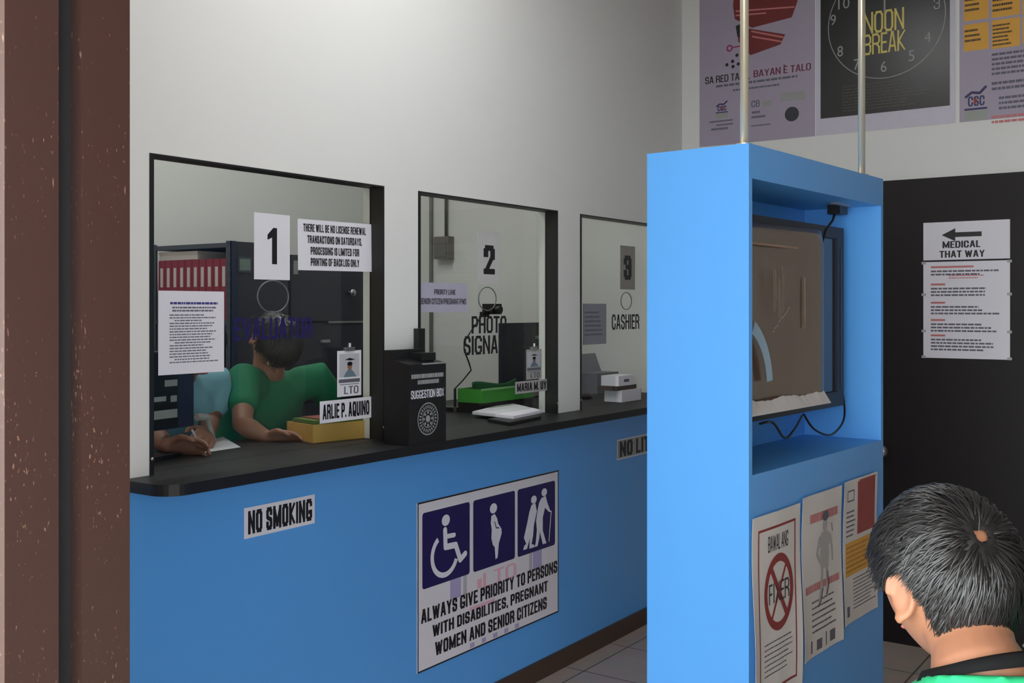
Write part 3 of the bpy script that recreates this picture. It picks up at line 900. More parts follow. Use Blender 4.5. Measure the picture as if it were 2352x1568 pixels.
for yv, n in ((.90, 2), (.72, 3), (.53, 3), (.35, 3), (.19, 4)):
    g2.rect(.09 * w, (yv + .035) * h, (.09 + (.5 if yv > .85 else .17)) * w, (yv + .055) * h)
    g.lines(.09 * w, (yv + .02) * h, .9 * w, (yv + .02 - .034 * n) * h, n, .5, .35, seed=int(yv * 100))
g2.lines(.3 * w, .87 * h, .75 * w, .82 * h, 2, .4, .3, seed=77)
g.build('typed_lines', M_INKSOFT, o, L1); g2.build('red_print', M_REDSOFT, o, L1)
g = Flat()
for yy in (0.99, .66, .28, .01):
    g.rect(-.008, yy * h - .006, .012, yy * h + .006); g.rect(w - .012, yy * h - .006, w + .008, yy * h + .006)
g.build('tape', mat('clear_tape', (170, 168, 172), .3), o, L1 * 2)

# ================================================================== BLUE DISPLAY STAND
SW, SD, ST = 0.914, 0.287, 0.018
st = tag(empty('display_stand', STAND_C), 'tall blue laminate cabinet stand with open television recess beside the counter', 'stand')
st.rotation_euler = (0, 0, math.atan2(STAND_U.y, STAND_U.x))    # local x = along front, local y = into the cabinet


def sp(name, *a, bevel=0.0015):
    return obj(name, boxbm(*a), M_BLUE, st, bevel=bevel)


Z_SH, Z_OP, Z_ST = 1.194, 1.916, 2.0
sp('side_panel', 0, ST, 0, SD, 0, Z_ST); sp('side_panel', SW - ST, SW, 0, SD, 0, Z_ST)
sp('lower_panel', ST, SW - ST, 0.0, ST, 0, Z_SH); sp('shelf', ST, SW - ST, ST, SD - 0.04, Z_SH - ST, Z_SH)
sp('front_rail', ST, SW - ST, 0, ST, Z_OP, Z_ST); sp('top_panel', ST, SW - ST, ST, SD, Z_ST - ST, Z_ST); sp('recess_ceiling', ST, SW - ST, ST, SD - .04, Z_OP, Z_OP + .012)
sp('back_panel', ST, SW - ST, SD - 0.04, SD - 0.025, Z_SH - ST, Z_OP + .012)
T_ST = st.matrix_basis.copy()
T_ST = Matrix.Translation(STAND_C) @ Matrix.Rotation(math.atan2(STAND_U.y, STAND_U.x), 4, 'Z')


def on_stand(t, s, z):
    return T_ST @ Vector((t, s, z))


for n, (t, s, lab) in enumerate(((0.04, 0.032, 'slim polished pole rising from the near corner of the blue stand'), (0.814, 0.03, 'slim polished pole rising from the far end of the blue stand'))):
    p = on_stand(t, s, Z_ST)
    o = tag(empty('ceiling_pole', p), lab, 'pole', 'poles tying the blue stand to the ceiling')
    b = bmesh.new(); cyl(b, (0, 0, 0.004), (0, 0, CEIL - Z_ST - .004), 0.0105); obj('tube', b, M_CHROME, o, True)
    b = bmesh.new(); cyl(b, (0, 0, 0), (0, 0, 0.006), 0.02); cyl(b, (0, 0, CEIL - Z_ST - .006), (0, 0, CEIL - Z_ST), 0.022); obj('flange', b, M_CHROME, o)

# television in the recess
tv = tag(empty('television', on_stand(0.44, 0.1, 1.303)), 'dark flat television mounted inside the blue stand recess', 'television')
tv.rotation_euler = st.rotation_euler
tw, th = 0.38, 0.543
obj('body', boxbm(-tw, tw, 0.0, 0.055, 0, th), M_PLASTIC, tv, bevel=0.006)
b = bmesh.new()
for a in ((-tw, tw, -.012, 0, 0, .045), (-tw, tw, -.012, 0, th - .035, th), (-tw, -tw + .05, -.012, 0, .045, th - .035), (tw - .05, tw, -.012, 0, .045, th - .035)):
    box(b, *a)
obj('bezel', b, mat('dark_navy_plastic', (22, 28, 42), .5), tv)
obj('screen', boxbm(-tw + .05, tw - .05, -.004, -.001, .045, th - .035), mat('dark_screen', (26, 32, 44), .12), tv)
obj('speaker_slot', boxbm(tw - .027, tw - .018, -.0135, -.012, .05, th - .06), M_PLASTIC, tv)
b = bmesh.new(); box(b, -.2, .2, .055, .145, .18, .36); obj('bracket', b, M_PLASTIC, tv)

# brown sheet hung in front of the screen, torn lower edge
cv = tag(empty('cardboard_cover', on_stand(0.03, 0.06, 1.345)), 'shiny brown cardboard sheet with torn lower edge covering the television screen', 'cardboard sheet')
cv.rotation_euler = st.rotation_euler
cw, chh = 0.535, 0.478


def slab(fn, nx, ny, w_, h_, th_):
    b = bmesh.new(); g_ = [[bm_v for bm_v in (b.verts.new(fn(w_ * i / nx, h_ * j / ny)) for i in range(nx + 1))] for j in range(ny + 1)]
    for j in range(ny):
        for i in range(nx):
            b.faces.new((g_[j][i], g_[j][i + 1], g_[j + 1][i + 1], g_[j + 1][i]))
    ret = bmesh.ops.extrude_face_region(b, geom=b.faces[:])
    for e in ret['geom']:
        if isinstance(e, bmesh.types.BMVert):
            e.co.y += th_
    return b


def cfn(x, z):
    return (x, -0.012 * math.exp(-((x - cw) / .1) ** 2) + .006 * math.sin(x * 11) + (0.01 if z > .435 else 0) * (z - .435) * 20, z)


o = obj('sheet', slab(cfn, 30, 24, cw, chh, .003), M_CARD, cv, True)
r2 = random.Random(5)
tear = [.004 * math.sin(i * .5) + r2.uniform(-.002, .002) for i in range(31)]


def tfn(x, z):
    i = min(30, int(x / cw * 30 + .5)); k = z / .05
    return (x, -.024 * (1 - k) - .012, -0.014 + z * (0.65 + tear[i] * 12 * k * .3) + tear[i] * k * .8)


obj('torn_flap', slab(tfn, 30, 5, cw, .05, .001), M_PAPER2, cv)
b = bmesh.new()
box(b, 0.0, cw, -0.006, -0.003, .418, .424)
obj('fold_line', b, mat('pale_cardboard_edge', (150, 122, 98), .5), cv)
g = Flat().ring(-.02, .03, .16, .195, 5, 62, n=20)  # reflected arc of light, painted on the sheet as a pale blue crescent
q = g.build('painted_reflection_arc', mat('pale_blue_reflection', (150, 176, 196), .35), cv, 0.012); q.matrix_local = Matrix(((1, 0, 0, .03), (0, 0, -1, 0), (0, 1, 0, .02), (0, 0, 0, 1)))
g = Flat().rect(.40, .2, .408, .34)
for k in range(9):
    g.bar((.2 + k * .012, .19 + k * .008 + r2.uniform(-.004, .004)), (.21 + k * .012, .197 + k * .008 + r2.uniform(-.004, .006)), .004)
for k in range(7):
    xx = .205 + k * .010 + r2.uniform(-.003, .003); g.bar((xx, .26 + r2.uniform(-.03, .02)), (xx + r2.uniform(-.004, .004), .34 + r2.uniform(-.02, .03)), .0025)
q = g.build('scuff_marks', mat('tan_scuff', (160, 136, 108), .4), cv, 0.014); q.matrix_local = Matrix(((1, 0, 0, 0), (0, 0, -1, 0), (0, 1, 0, 0), (0, 0, 0, 1)))

# cords under and above the set


def cord(name, pts, lab, r=0.0032):
    pts = [Vector(p) for p in pts]; out = []
    for i in range(len(pts) - 1):
        p0 = pts[max(0, i - 1)]; p1 = pts[i]; p2 = pts[i + 1]; p3 = pts[min(len(pts) - 1, i + 2)]
        for k in range(6):
            t = k / 6
            out.append(0.5 * ((2 * p1) + (p2 - p0) * t + (2 * p0 - 5 * p1 + 4 * p2 - p3) * t * t + (3 * p1 - p0 - 3 * p2 + p3) * t ** 3))
    out.append(pts[-1])
    b = bmesh.new(); tube(b, out, r, seg=8)
    return tag(obj(name, b, M_PLASTIC, None, True), lab, 'cord')


cord('power_cord', [on_stand(.50, .082, 1.296), on_stand(.36, .045, 1.27), on_stand(.30, .045, 1.255), on_stand(.24, .05, 1.30), on_stand(.23, .082, 1.296)], 'thin black cord looping under the torn brown cardboard')
cord('antenna_cord', [on_stand(.53, .09, 1.296), on_stand(.58, .08, 1.25), on_stand(.69, .075, 1.225), on_stand(.80, .08, 1.26), on_stand(.845, .10, 1.33), on_stand(.845, .12, 1.40)], 'thin black cord hanging in a wide loop below the television corner')
wp = tag(empty('wall_plug', on_stand(.80, .10, Z_OP)), 'black plug with short cord under the ceiling of the blue recess', 'plug')
wp.rotation_euler = st.rotation_euler
b = bmesh.new(); box(b, -.03, .03, -.02, .02, -.028, 0); obj('plug_body', b, M_PLASTIC, wp, bevel=.004)
b = bmesh.new(); tube(b, [(-.02, 0, -.025), (-.06, -.01, -.05), (-.12, -.012, -.085), (-.15, -.012, -.13)], .004, seg=8); obj('short_cord', b, M_PLASTIC, wp, True)
obj('mounting_strip', boxbm(-.10, .02, -.035, -.02, -.006, 0), M_METAL, wp)

# three posters under the recess
def curl(ax, ay, k):
    def f(x, y):
        return 0.004 + ax * (math.sin(y * 14 + k) * .5 + .5) * (1 - 2 * abs(x / .28 - .5)) * .4 + ax * (abs(x / .28 - .5) * 2) ** 3 * (math.sin(y * 11 + k) * .5 + .5)
    return f


G_ST = 'posters on the lower front of the blue stand'
wf = curl(.010, 0, 0.4)
o, w, h = sheet('fixer_poster', P_STAND, .008, .285, .615, 1.09, M_PAPER2, warp=wf, off=0)
tag(o, 'poster with crossed red circle over the word FIXER, nearest on blue stand', 'poster', G_ST)
Flat(.018).frame(.03, .03, w - .03, h - .035, .006).build('border', M_RED, o, .0008, wf)
Flat(.018).text('BAWAL ANG', .085, h - .098, w - .075, h - .058, .02).build('heading', M_INK, o, .0008, wf)
g = Flat(.018); rcx, rcy = w * .53, h - .205
g.ring(rcx, rcy, .066, .084, k=1.15)
g.bar((rcx - .042, rcy + .062), (rcx + .042, rcy - .062), .016); g.bar((rcx - .042, rcy - .062), (rcx + .042, rcy + .062), .009)
g.build('prohibition_ring', M_RED, o, .0012, wf)
Flat(.018).text('FIXER', rcx - .058, rcy - .024, rcx + .060, rcy + .026, .01).build('lettering', M_INK, o, .0016, wf)
Flat(.018).lines(.06, h - .315, w - .05, .07, 7, .25, .25, seed=41).build('typed_lines', M_INKSOFT, o, .0008, wf)

wf = curl(.010, 0, 1.4)
o, w, h = sheet('cartoon_poster', P_STAND, .297, .565, .665, 1.10, M_PAPER2, warp=wf, off=0)
tag(o, 'pale poster with sketched standing man and red headings, middle of blue stand', 'poster', G_ST)
Flat(.018).lines(.05, h - .045, w - .03, h - .085, 1, .6, 0, seed=43, word=(.02, .06)).lines(.02, .205, w - .02, .165, 1, .5, 0, seed=44, word=(.02, .06)).build('red_print', M_REDSOFT, o, .0008, wf)
g = Flat(.018); mx, my = w * .55, h * .62
g.disc(mx, my + .075, .016, .022)
for a_, b_, c_, d_ in ((.045, .020, .036, .030), (.015, .030, .045, .036), (-.015, .026, .015, .030), (-.045, .027, -.015, .026)):
    g.poly([(mx - d_, my + a_ if a_ < .045 else my + .045), (mx + d_, my + a_ if a_ < .045 else my + .045), (mx + b_, my + (c_ if a_ < .045 else .055)), (mx - b_, my + (c_ if a_ < .045 else .055))])
g.path([(mx - .036, my + .04), (mx - .052, my), (mx - .03, my - .025)], .012); g.path([(mx + .036, my + .04), (mx + .05, my + .005), (mx + .055, my - .03)], .012)
g.path([(mx - .015, my - .045), (mx - .022, my - .09), (mx - .034, my - .125)], .015); g.path([(mx + .014, my - .045), (mx + .02, my - .085), (mx + .016, my - .12)], .015)
g.build('figure', mat('pale_grey_print', (176, 170, 168), .6), o, .0016, wf)
g = Flat(.018); g.disc(mx, my + .098, .022, .014); g.path([(mx + .02, my - .06), (mx + .025, my - .10), (mx + .01, my - .12)], .006); g.path([(mx - .015, my - .10), (mx - .03, my - .13), (mx - .045, my - .14)], .007); g.path([(mx + .045, my + .07), (mx + .05, my + .05)], .005)
g.build('figure_outline', M_INKSOFT, o, .0024, wf)
Flat(.018).lines(.06, .155, w - .03, .06, 6, .3, .3, seed=45).build('typed_lines', M_INKSOFT, o, .0008, wf)
for a_ in ((.05, .012, .06, .045), (.09, .012, .125, .04), (.15, .012, .157, .05), (.18, .015, .215, .045)):
    Flat(.018).rect(*a_).build('corner_mark', M_INKSOFT, o, .0008, wf)

wf = curl(.008, 0, 2.2)
o, w, h = sheet('steps_poster', P_STAND, .580, .842, .695, 1.105, M_PAPER2, warp=wf, off=0)
tag(o, 'poster with red corner panel and mustard block, farthest on blue stand', 'poster', G_ST)
Flat(.018).rect(w * .40, h * .60, w * .93, h * .975).rect(w * .45, h * .975, w * .95, h * .985).build('red_panel', mat('brick_red_print', (150, 52, 48), .5), o, .0008, wf)
Flat(.018).rect(w * .06, h * .33, w * .82, h * .565).build('mustard_panel', M_YELLOW, o, .0008, wf)
Flat(.018).lines(w * .08, h * .55, w * .8, h * .35, 6, .4, .2, seed=46).build('panel_print', mat('ochre_print', (178, 122, 40), .5), o, .0012, wf)
g = Flat(.018).lines(w * .08, h * .80, w * .34, h * .60, 6, .35, .3, seed=47).lines(w * .28, h * .31, w * .95, h * .08, 9, .3, .25, seed=48).frame(w * .1, h * .85, w * .3, h * .93, .004).rect(w * .08, h * .05, w * .16, h * .12)
g.build('typed_lines', M_INKSOFT, o, .0008, wf)

# ================================================================== BROWN STEEL POSTS AT THE DOORWAY
STEEL = m_worn_steel()
for n, (y0, lab) in enumerate(((0.7324, 'brown painted steel post with scratched face, next to the counter wall'), (0.6375, 'brown painted steel post at the far left edge of the view'))):
    o = tag(empty('steel_post', (-1.1625, y0 + .0325, 0)), lab, 'post', 'steel posts at the doorway')
    b = bmesh.new(); box(b, -.0325, .0325, -.0325, .0325, .006, CEIL); obj('tube', b, STEEL, o, bevel=.004)
    if n == 0:
        obj('gap_shade_strip', boxbm(-.0325, .0105, -.0615, -.0326, .007, CEIL - .001), M_PLASTIC, o)  # black strip standing in for the shade in the gap between the posts
    b = bmesh.new(); box(b, -.04, .04, -.04, .04, 0, .006); obj('foot_plate', b, STEEL, o)

# ================================================================== OFFICE BEHIND THE GLASS
def P_X(px, py, X):
    d = ray(px, py); return CAM + d * ((X - CAM.x) / d.x)


def P_Z(px, py, Z):
    d = ray(px, py); return CAM + d * ((Z - CAM.z) / d.z)


# open steel rack (front towards the door, closed side towards the counter)
rk = tag(empty('steel_rack', (-4.0, 3.38, 0)), 'tall grey slotted steel rack holding red binders, seen through the first window', 'rack')
RW, RD, RH = 0.61, 0.37, 1.925
for x in (-RW, -.035):
    for y in (0.0, RD - .035):
        b = bmesh.new(); box(b, x, x + .035, y, y + .003, 0, RH); box(b, x if x < -.1 else x + .032, (x if x < -.1 else x + .032) + .003, y, y + .035, 0, RH)
        if y == 0:
            for k in range(38):
                for dx in (.010, .024):
                    box(b, x + dx - .003, x + dx + .003, -.0012, 0, .05 + k * .05, .075 + k * .05)
        obj('upright', b, M_STEEL, rk)
for z in (.1, .5, .9, 1.22, 1.52, RH - .03):
    b = bmesh.new(); box(b, -RW + .004, -.004, .004, RD - .004, z, z + .022); obj('shelf', b, M_STEEL, rk)
obj('side_sheet', boxbm(-.002, .001, .004, RD - .002, 0.02, RH - .002), M_DKSTEEL, rk)
obj('label_holder', boxbm(.001, .004, .045, .125, RH - .15, RH - .075), M_STEEL, rk)
obj('label_card', boxbm(.004, .005, .052, .118, RH - .14, RH - .085), mat('grey_green_card', (120, 136, 132), .6), rk)
obj('back_sheet', boxbm(-RW + .004, -.004, RD - .003, RD, 0.02, RH - .03), M_DKSTEEL, rk)
# binders
M_BIND = mat('maroon_binder', (150, 50, 66), 0.5, var=0.08)
b0 = None
nb = 10
bw = (RW - .08) / nb
for k in range(nb):
    if b0 is None:
        b0 = tag(empty('ring_binder', (0, 0, 0)), '', 'binder')
        obj('spine', boxbm(0, bw - .004, 0, .006, 0, .30), M_BIND, b0, bevel=.002)
        obj('cover', boxbm(0, bw - .004, .006, .25, 0, .30), M_BIND, b0)
        obj('spine_label', boxbm(.014, bw - .018, -.001, 0, .165, .262), M_PAPER2, b0)
        r = b0
    else:
        r = b0.copy(); COL.objects.link(r)
        for ch in list(b0.children):
            c = ch.copy(); COL.objects.link(c); c.parent = r
    r.location = (-4.0 - RW + .04 + k * bw, 3.395, 1.542)
    r['group'] = 'red ring binders on the upper rack shelf'
    r['label'] = ('leftmost', 'second from left', 'third from left', 'fourth from left', 'fifth from left', 'fifth from right', 'fourth from right', 'third from right', 'second from right', 'rightmost')[k] + ' red ring binder with white spine label in the rack row'
o = tag(empty('flat_carton', (-4.42, 3.40, 1.8435)), 'low pale carton lying on top of the red binders', 'carton')
obj('carton_body', boxbm(-.15, .15, 0, .2, 0, .028), M_PAPER2, o, bevel=.002)
obj('carton_lid', boxbm(-.152, .152, -.002, .202, .028, .042), M_PAPER2, o, bevel=.002)

# steel cabinet and drawer cabinet beside the rack
cb = tag(empty('steel_cabinet', (-4.0, 3.765, 0)), 'dark blue steel cabinet with round handle right of the rack', 'cabinet')
CWd, CH = .555, 1.875
obj('body', boxbm(-.42, -.012, 0, CWd, 1.53, CH), M_DKSTEEL, cb)
obj('lower_body', boxbm(-.42, -.012, 0, CWd, 0.0, 1.525), M_DKSTEEL, cb)
dr = obj('door', boxbm(-.012, 0, .004, CWd - .004, 1.535, CH - .006), M_DKSTEEL, cb, bevel=.002)
hk = P_X(803, 672, -4.0)
b = bmesh.new(); cyl(b, (0, hk.y - 3.765, hk.z), (.018, hk.y - 3.765, hk.z), .010); ell(b, (.026, hk.y - 3.765, hk.z), (.012, .02, .02)); obj('handle', b, M_METAL, dr, True)
obj('label_plate', boxbm(0, .003, .02, .05, CH - .10, CH - .03), M_GREYINK, dr)
obj('bright_edge', boxbm(0, .006, .27, CWd - .004, 1.522, 1.532), M_GREYINK, cb)
for z0_, z1_ in ((1.12, 1.51), (.70, 1.10), (.28, .68)):
    dd = obj('drawer', boxbm(-.012, 0, .004, CWd - .004, z0_, z1_), M_DKSTEEL, cb, bevel=.002)
    obj('drawer_pull', boxbm(0, .015, .21, .27, z1_ - .09, z1_ - .075), M_METAL, dd)

# junction box and conduits on the office end wall
jl, jt = P_BACK.uv(1010, 545); jr, jb = P_BACK.uv(1043, 595)
o = tag(empty('switch_box', ((jl + jr) / 2, YB, jb)), 'small grey switch box with conduit on office wall seen through second window', 'switch box')
ww = (jr - jl) / 2
obj('box_body', boxbm(-ww, ww, -.06, 0, 0, jt - jb), mat('warm_grey_plastic', (120, 114, 108), .5), o, bevel=.006)
obj('box_cover', boxbm(-ww + .01, ww - .01, -.064, -.06, .012, jt - jb - .04), mat('dull_grey_plastic', (104, 104, 98), .5), o)
b = bmesh.new(); cyl(b, (.01, -.02, jt - jb), (.01, -.02, CEIL - jb - .002), .010); obj('conduit', b, mat('grey_conduit', (112, 112, 106), .5), o, True)
cx, _ = P_BACK.uv(993, 600)
b = bmesh.new(); cyl(b, (0, 0, .002), (0, 0, CEIL - .002), .012)
o = tag(obj('conduit_pipe', b, mat('grey_conduit', (112, 112, 106), .5), None, True), 'thin grey vertical pipe on the office wall left of the switch box', 'pipe'); o.location = (cx, YB - .0125, 0)

# monitor by the first window (seen from behind)
mp = P_X(400, 985, -2.80)
mn = tag(empty('computer_monitor', (-2.80, mp.y - .01, Z_TOP), math.radians(8)), 'navy back of a computer monitor low behind the left edge of first window', 'monitor')
zb_, zt_ = .085, .33
obj('back_shell', boxbm(-.03, .012, -.30, .085, zb_, zt_), mat('navy_plastic', (34, 42, 66), .45), mn, bevel=.008)
obj('screen', boxbm(-.036, -.03, -.29, .075, zb_ + .012, zt_ - .012), M_PLASTIC, mn)
obj('stand_foot', boxbm(-.09, .06, -.2, -.02, 0, .012), M_PLASTIC, mn, bevel=.003)
obj('stand_neck', boxbm(-.02, .01, -.13, -.09, .012, zb_ + .03), M_PLASTIC, mn)
obj('dark_vent_panel', boxbm(.012, .016, -.30, .012, zb_ + .005, zt_ - .005), M_PLASTIC, mn)
for (y0, y1, z0, z1) in ((-.10, .008, zb_ + .035, zb_ + .062), (-.045, .008, zb_ + .135, zb_ + .155), (-.10, -.04, zb_ + .09, zb_ + .105), (-.02, .006, zb_ + .085, zb_ + .105)):
    obj('sticker', boxbm(.016, .017, y0, y1, z0, z1), M_GREYINK, mn)

# papers and small things on the counter inside
def flat_paper(name, corners, z, lab, cat, material=M_PAPER, thick=.001):
    c = [P_Z(px, py, z) for px, py in corners]
    b = bmesh.new(); lo = [b.verts.new((v.x, v.y, z)) for v in c]; hi = [b.verts.new((v.x, v.y, z + thick)) for v in c]
    b.faces.new(list(reversed(lo))); b.faces.new(hi)
    for k in range(len(c)):
        b.faces.new((lo[k], lo[(k + 1) % len(c)], hi[(k + 1) % len(c)], hi[k]))
    return tag(obj(name, b, material), lab, cat)


flat_paper('form_sheet', ((457, 1018), (512, 1003), (553, 1027), (466, 1040)), Z_TOP + .001, 'white form lying on counter between the two office workers', 'paper')
flat_paper('paper_stack', ((1085, 951), (1170, 930), (1246, 948), (1180, 962)), Z_TOP + .014, 'white papers fanned on the counter behind the second window', 'papers', thick=.012)
flat_paper('clipboard', ((1120, 968), (1215, 953), (1243, 962), (1170, 977)), Z_TOP + .001, 'dark clipboard lying in front of the white papers at second window', 'clipboard', M_PLASTIC, .012)

yc = P_Z(785, 1008, Z_TOP)
yb = tag(empty('yellow_tray', (-2.70, yc.y + .01, Z_TOP), math.radians(90 - 12)), 'shallow yellow cardboard tray on counter at right end of first window', 'tray')
tw_, td_, th_ = .135, .085, .062
b = bmesh.new(); box(b, -tw_, tw_, -td_, td_, 0, .004)
for a in ((-tw_, tw_, -td_, -td_ + .004), (-tw_, tw_, td_ - .004, td_), (-tw_, -tw_ + .004, -td_ + .004, td_ - .004), (tw_ - .004, tw_, -td_ + .004, td_ - .004)):
    box(b, *a, .004, th_)
obj('tray_body', b, mat('yellow_card', (214, 168, 92), .6), yb)
o = tag(empty('green_pad', (-2.70, yc.y + .01, Z_TOP + .0045), math.radians(78)), 'green pad of slips inside the yellow tray', 'pad')
obj('slips', boxbm(-.12, .12, -.07, .07, 0, .070), mat('olive_green_card', (92, 120, 58), .6), o)
obj('top_slip', boxbm(-.09, .05, -.06, .06, .070, .074), mat('dull_red_card', (140, 70, 60), .6), o)

# green plastic basket behind window 2
gc = P_Z(1135, 950, Z_TOP)
gb = tag(empty('green_basket', (-2.84, P_X(1140, 930, -2.84).y, Z_TOP), math.radians(90)), 'green plastic paper basket on dark base behind the second window', 'basket')
obj('dark_base', boxbm(-.21, .21, -.06, .06, 0, .045), M_PLASTIC, gb, bevel=.004)
b = bmesh.new()
M_BASK = mat('green_plastic', (60, 140, 50), .4)
box(b, -.20, .20, -.07, .07, .045, .05)
for a in ((-.20, .20, -.07, -.064), (-.20, .20, .064, .07), (-.20, -.194, -.064, .064), (.194, .20, -.064, .064)):
    box(b, *a, .05, .105)
obj('basket_body', b, M_BASK, gb)
obj('rim', boxbm(-.205, .205, -.075, -.064, .100, .108), mat('pale_green_plastic', (120, 170, 110), .4), gb)
o = tag(empty('green_folder', (-2.84, P_X(1140, 930, -2.84).y, Z_TOP + .051), math.radians(90)), 'crumpled green folder standing up inside the green basket', 'folder')
obj('folder_sheet', slab(lambda x, z: (x - .17, .01 + .012 * math.sin(x * 20), z * (1 + .12 * math.sin(x * 17 + 1))), 16, 6, .36, .075, .003), mat('deep_green_card', (40, 96, 60), .6), o, True)

# dark navy display panel behind window 2
np_ = P_X(1199, 890, -3.1)
nv = tag(empty('flat_display', (-3.1, np_.y, Z_TOP), 0), 'dark navy flat display panel standing behind the second window, right of lettering', 'display')
a = P_X(1156, 742, -3.1); c = P_X(1243, 890, -3.1)
obj('panel', boxbm(-.03, 0, a.y - np_.y, c.y - np_.y, c.z - Z_TOP, a.z - Z_TOP), mat('navy_panel', (34, 38, 54), .4), nv, bevel=.004)
obj('corner_label', boxbm(0, .002, c.y - np_.y - .1, c.y - np_.y - .012, a.z - Z_TOP - .19, a.z - Z_TOP - .02), mat('dark_grey_green_plastic', (54, 60, 54), .4), nv)
obj('label_mark', boxbm(.002, .003, c.y - np_.y - .06, c.y - np_.y - .025, a.z - Z_TOP - .085, a.z - Z_TOP - .07), M_GREYINK, nv)
obj('pedestal', boxbm(-.02, -.005, -.03, .03, .0, c.z - Z_TOP), M_PLASTIC, nv)
obj('foot', boxbm(-.06, .06, -.09, .09, 0, .008), M_PLASTIC, nv)
sh = tag(empty('desk_shelf', (-3.12, 4.1, 0)), 'dark inner desk along the office side of the counter', 'desk')
obj('desk_top', boxbm(-.20, .198, -.85, .95, Z_TOP - .03, Z_TOP), M_BLACK, sh)
for yy in (-.80, .05, .90):
    obj('leg', boxbm(-.19, .19, yy, yy + .03, 0, Z_TOP - .03), M_BLACK, sh)

# camera on a gooseneck behind window 2
cp = P_X(1128, 711, -2.95)
cm = tag(empty('photo_camera', (-2.95, cp.y - .03, Z_TOP)), 'small black photo camera on thin bent stand behind the second window', 'camera')
hz = cp.z - Z_TOP; hy = .03
b = bmesh.new(); box(b, -.03, .03, hy - .03, hy + .045, hz - .022, hz + .028); obj('camera_body', b, M_PLASTIC, cm, bevel=.004)
b = bmesh.new(); cyl(b, (.03, hy - .005, hz), (.06, hy - .005, hz), .018); obj('lens', b, M_PLASTIC, cm)
b = bmesh.new(); box(b, -.012, .012, hy - .075, hy - .03, hz - .035, hz - .01); obj('bracket', b, M_PLASTIC, cm)
nk = [P_X(px, py, -2.95) - cm.location for px, py in ((1105, 728), (1082, 760), (1066, 785), (1066, 803), (1078, 835), (1082, 850), (1064, 872), (1045, 892))]
b = bmesh.new(); tube(b, nk, .0035, seg=8); obj('gooseneck', b, M_PLASTIC, cm, True)
e_ = nk[-1]
b = bmesh.new(); cyl(b, (e_.x, e_.y, 0), (e_.x, e_.y, .02), .05); cyl(b, (e_.x, e_.y, .02), (e_.x, e_.y, e_.z), .006); obj('base', b, M_PLASTIC, cm)

# things behind window 3
wc = P_Z(1436, 921, Z_TOP)
w1 = tag(empty('white_carton', (wc.x - .03, wc.y + .03, Z_TOP), math.radians(90)), 'white small carton at the bottom of the stack behind third window', 'carton')
obj('carton_body', boxbm(-.10, .10, -.05, .05, 0, .058), M_PAPER, w1, bevel=.003)
obj('brown_end', boxbm(.10, .104, -.05, .05, 0, .058), mat('orange_brown_card', (150, 96, 60), .6), w1)
w2 = tag(empty('dark_tray_box', (wc.x - .05, wc.y + .01, Z_TOP + .058), math.radians(90)), 'dark brown flat box between two white cartons behind third window', 'box')
obj('box_body', boxbm(-.11, .09, -.06, .05, 0, .022), mat('dark_brown_card', (62, 46, 40), .6), w2)
w3 = tag(empty('white_carton', (wc.x - .04, wc.y + .0, Z_TOP + .080), math.radians(90)), 'white small carton topmost in the stack behind third window', 'carton')
obj('carton_body', boxbm(-.085, .075, -.05, .05, 0, .05), M_PAPER, w3, bevel=.003)
obj('dark_print', boxbm(-.03, .02, -.0515, -.05, .018, .032), M_INKSOFT, w3)
pc = P_X(1385, 880, -2.98)
pr = tag(empty('printer', (-2.99, pc.y, Z_TOP), math.radians(90)), 'grey lilac printer low behind the third window', 'printer')
obj('printer_body', boxbm(-.20, .21, -.09, .09, 0.0, .11), mat('grey_lilac_plastic', (112, 112, 124), .5), pr, bevel=.01)
obj('paper_support', slab(lambda x, z: (x - .17, .02 + z * .4, .11 + z), 2, 2, .34, .10, .004), mat('lilac_plastic', (140, 140, 154), .5), pr)
obj('output_slot', boxbm(-.16, .16, -.092, -.09, .02, .045), M_PLASTIC, pr)
ms = P_Z(1345, 915, Z_TOP)
o = tag(empty('mouse', (ms.x, ms.y, Z_TOP)), 'black computer mouse at the left corner of the third window', 'mouse')
b = bmesh.new(); ell(b, (0, 0, .014), (.032, .05, .018)); bmesh.ops.bisect_plane(b, geom=b.verts[:] + b.edges[:] + b.faces[:], plane_co=(0, 0, 0.0005), plane_no=(0, 0, -1), clear_outer=True); obj('shell', b, M_PLASTIC, o, True)
obj('wheel', boxbm(-.003, .003, .018, .032, .028, .034), M_GREYINK, o)

# ================================================================== PEOPLE
def head_point(d, s=1.0, off=0.0, face=True):
    """point of the head surface in direction d (x right, y forward, z up), head centre at the origin"""
    x, y, z = d
    X, Y, Z = (.074 + off) * x, (.094 + off) * y, (.108 + off) * z
    if z < 0:
        t = -z
        X *= 1 - .34 * t ** 1.3
        Y *= (1 - .5 * t ** 1.2) if y < 0 else (1 - .10 * t)
        if y > 0:
            Y += .012 * t * y
    elif y < 0:
        Y *= 1 + .06 * z
    if face and y > 0:
        Y += .020 * math.exp(-(x / .13) ** 2 - ((z + .16) / .15) ** 2) + .010 * math.exp(-(x / .10) ** 2 - ((z + .02) / .2) ** 2)
        Y -= .009 * math.exp(-((abs(x) - .40) / .15) ** 2 - ((z - .06) / .11) ** 2)
        Y += .006 * math.exp(-(x / .25) ** 2 - ((z + .48) / .06) ** 2) - .004 * math.exp(-(x / .3) ** 2 - ((z + .56) / .03) ** 2)
        Y += .008 * math.exp(-(x / .25) ** 2 - ((z + .82) / .12) ** 2)
    return Vector((X, Y, Z)) * s


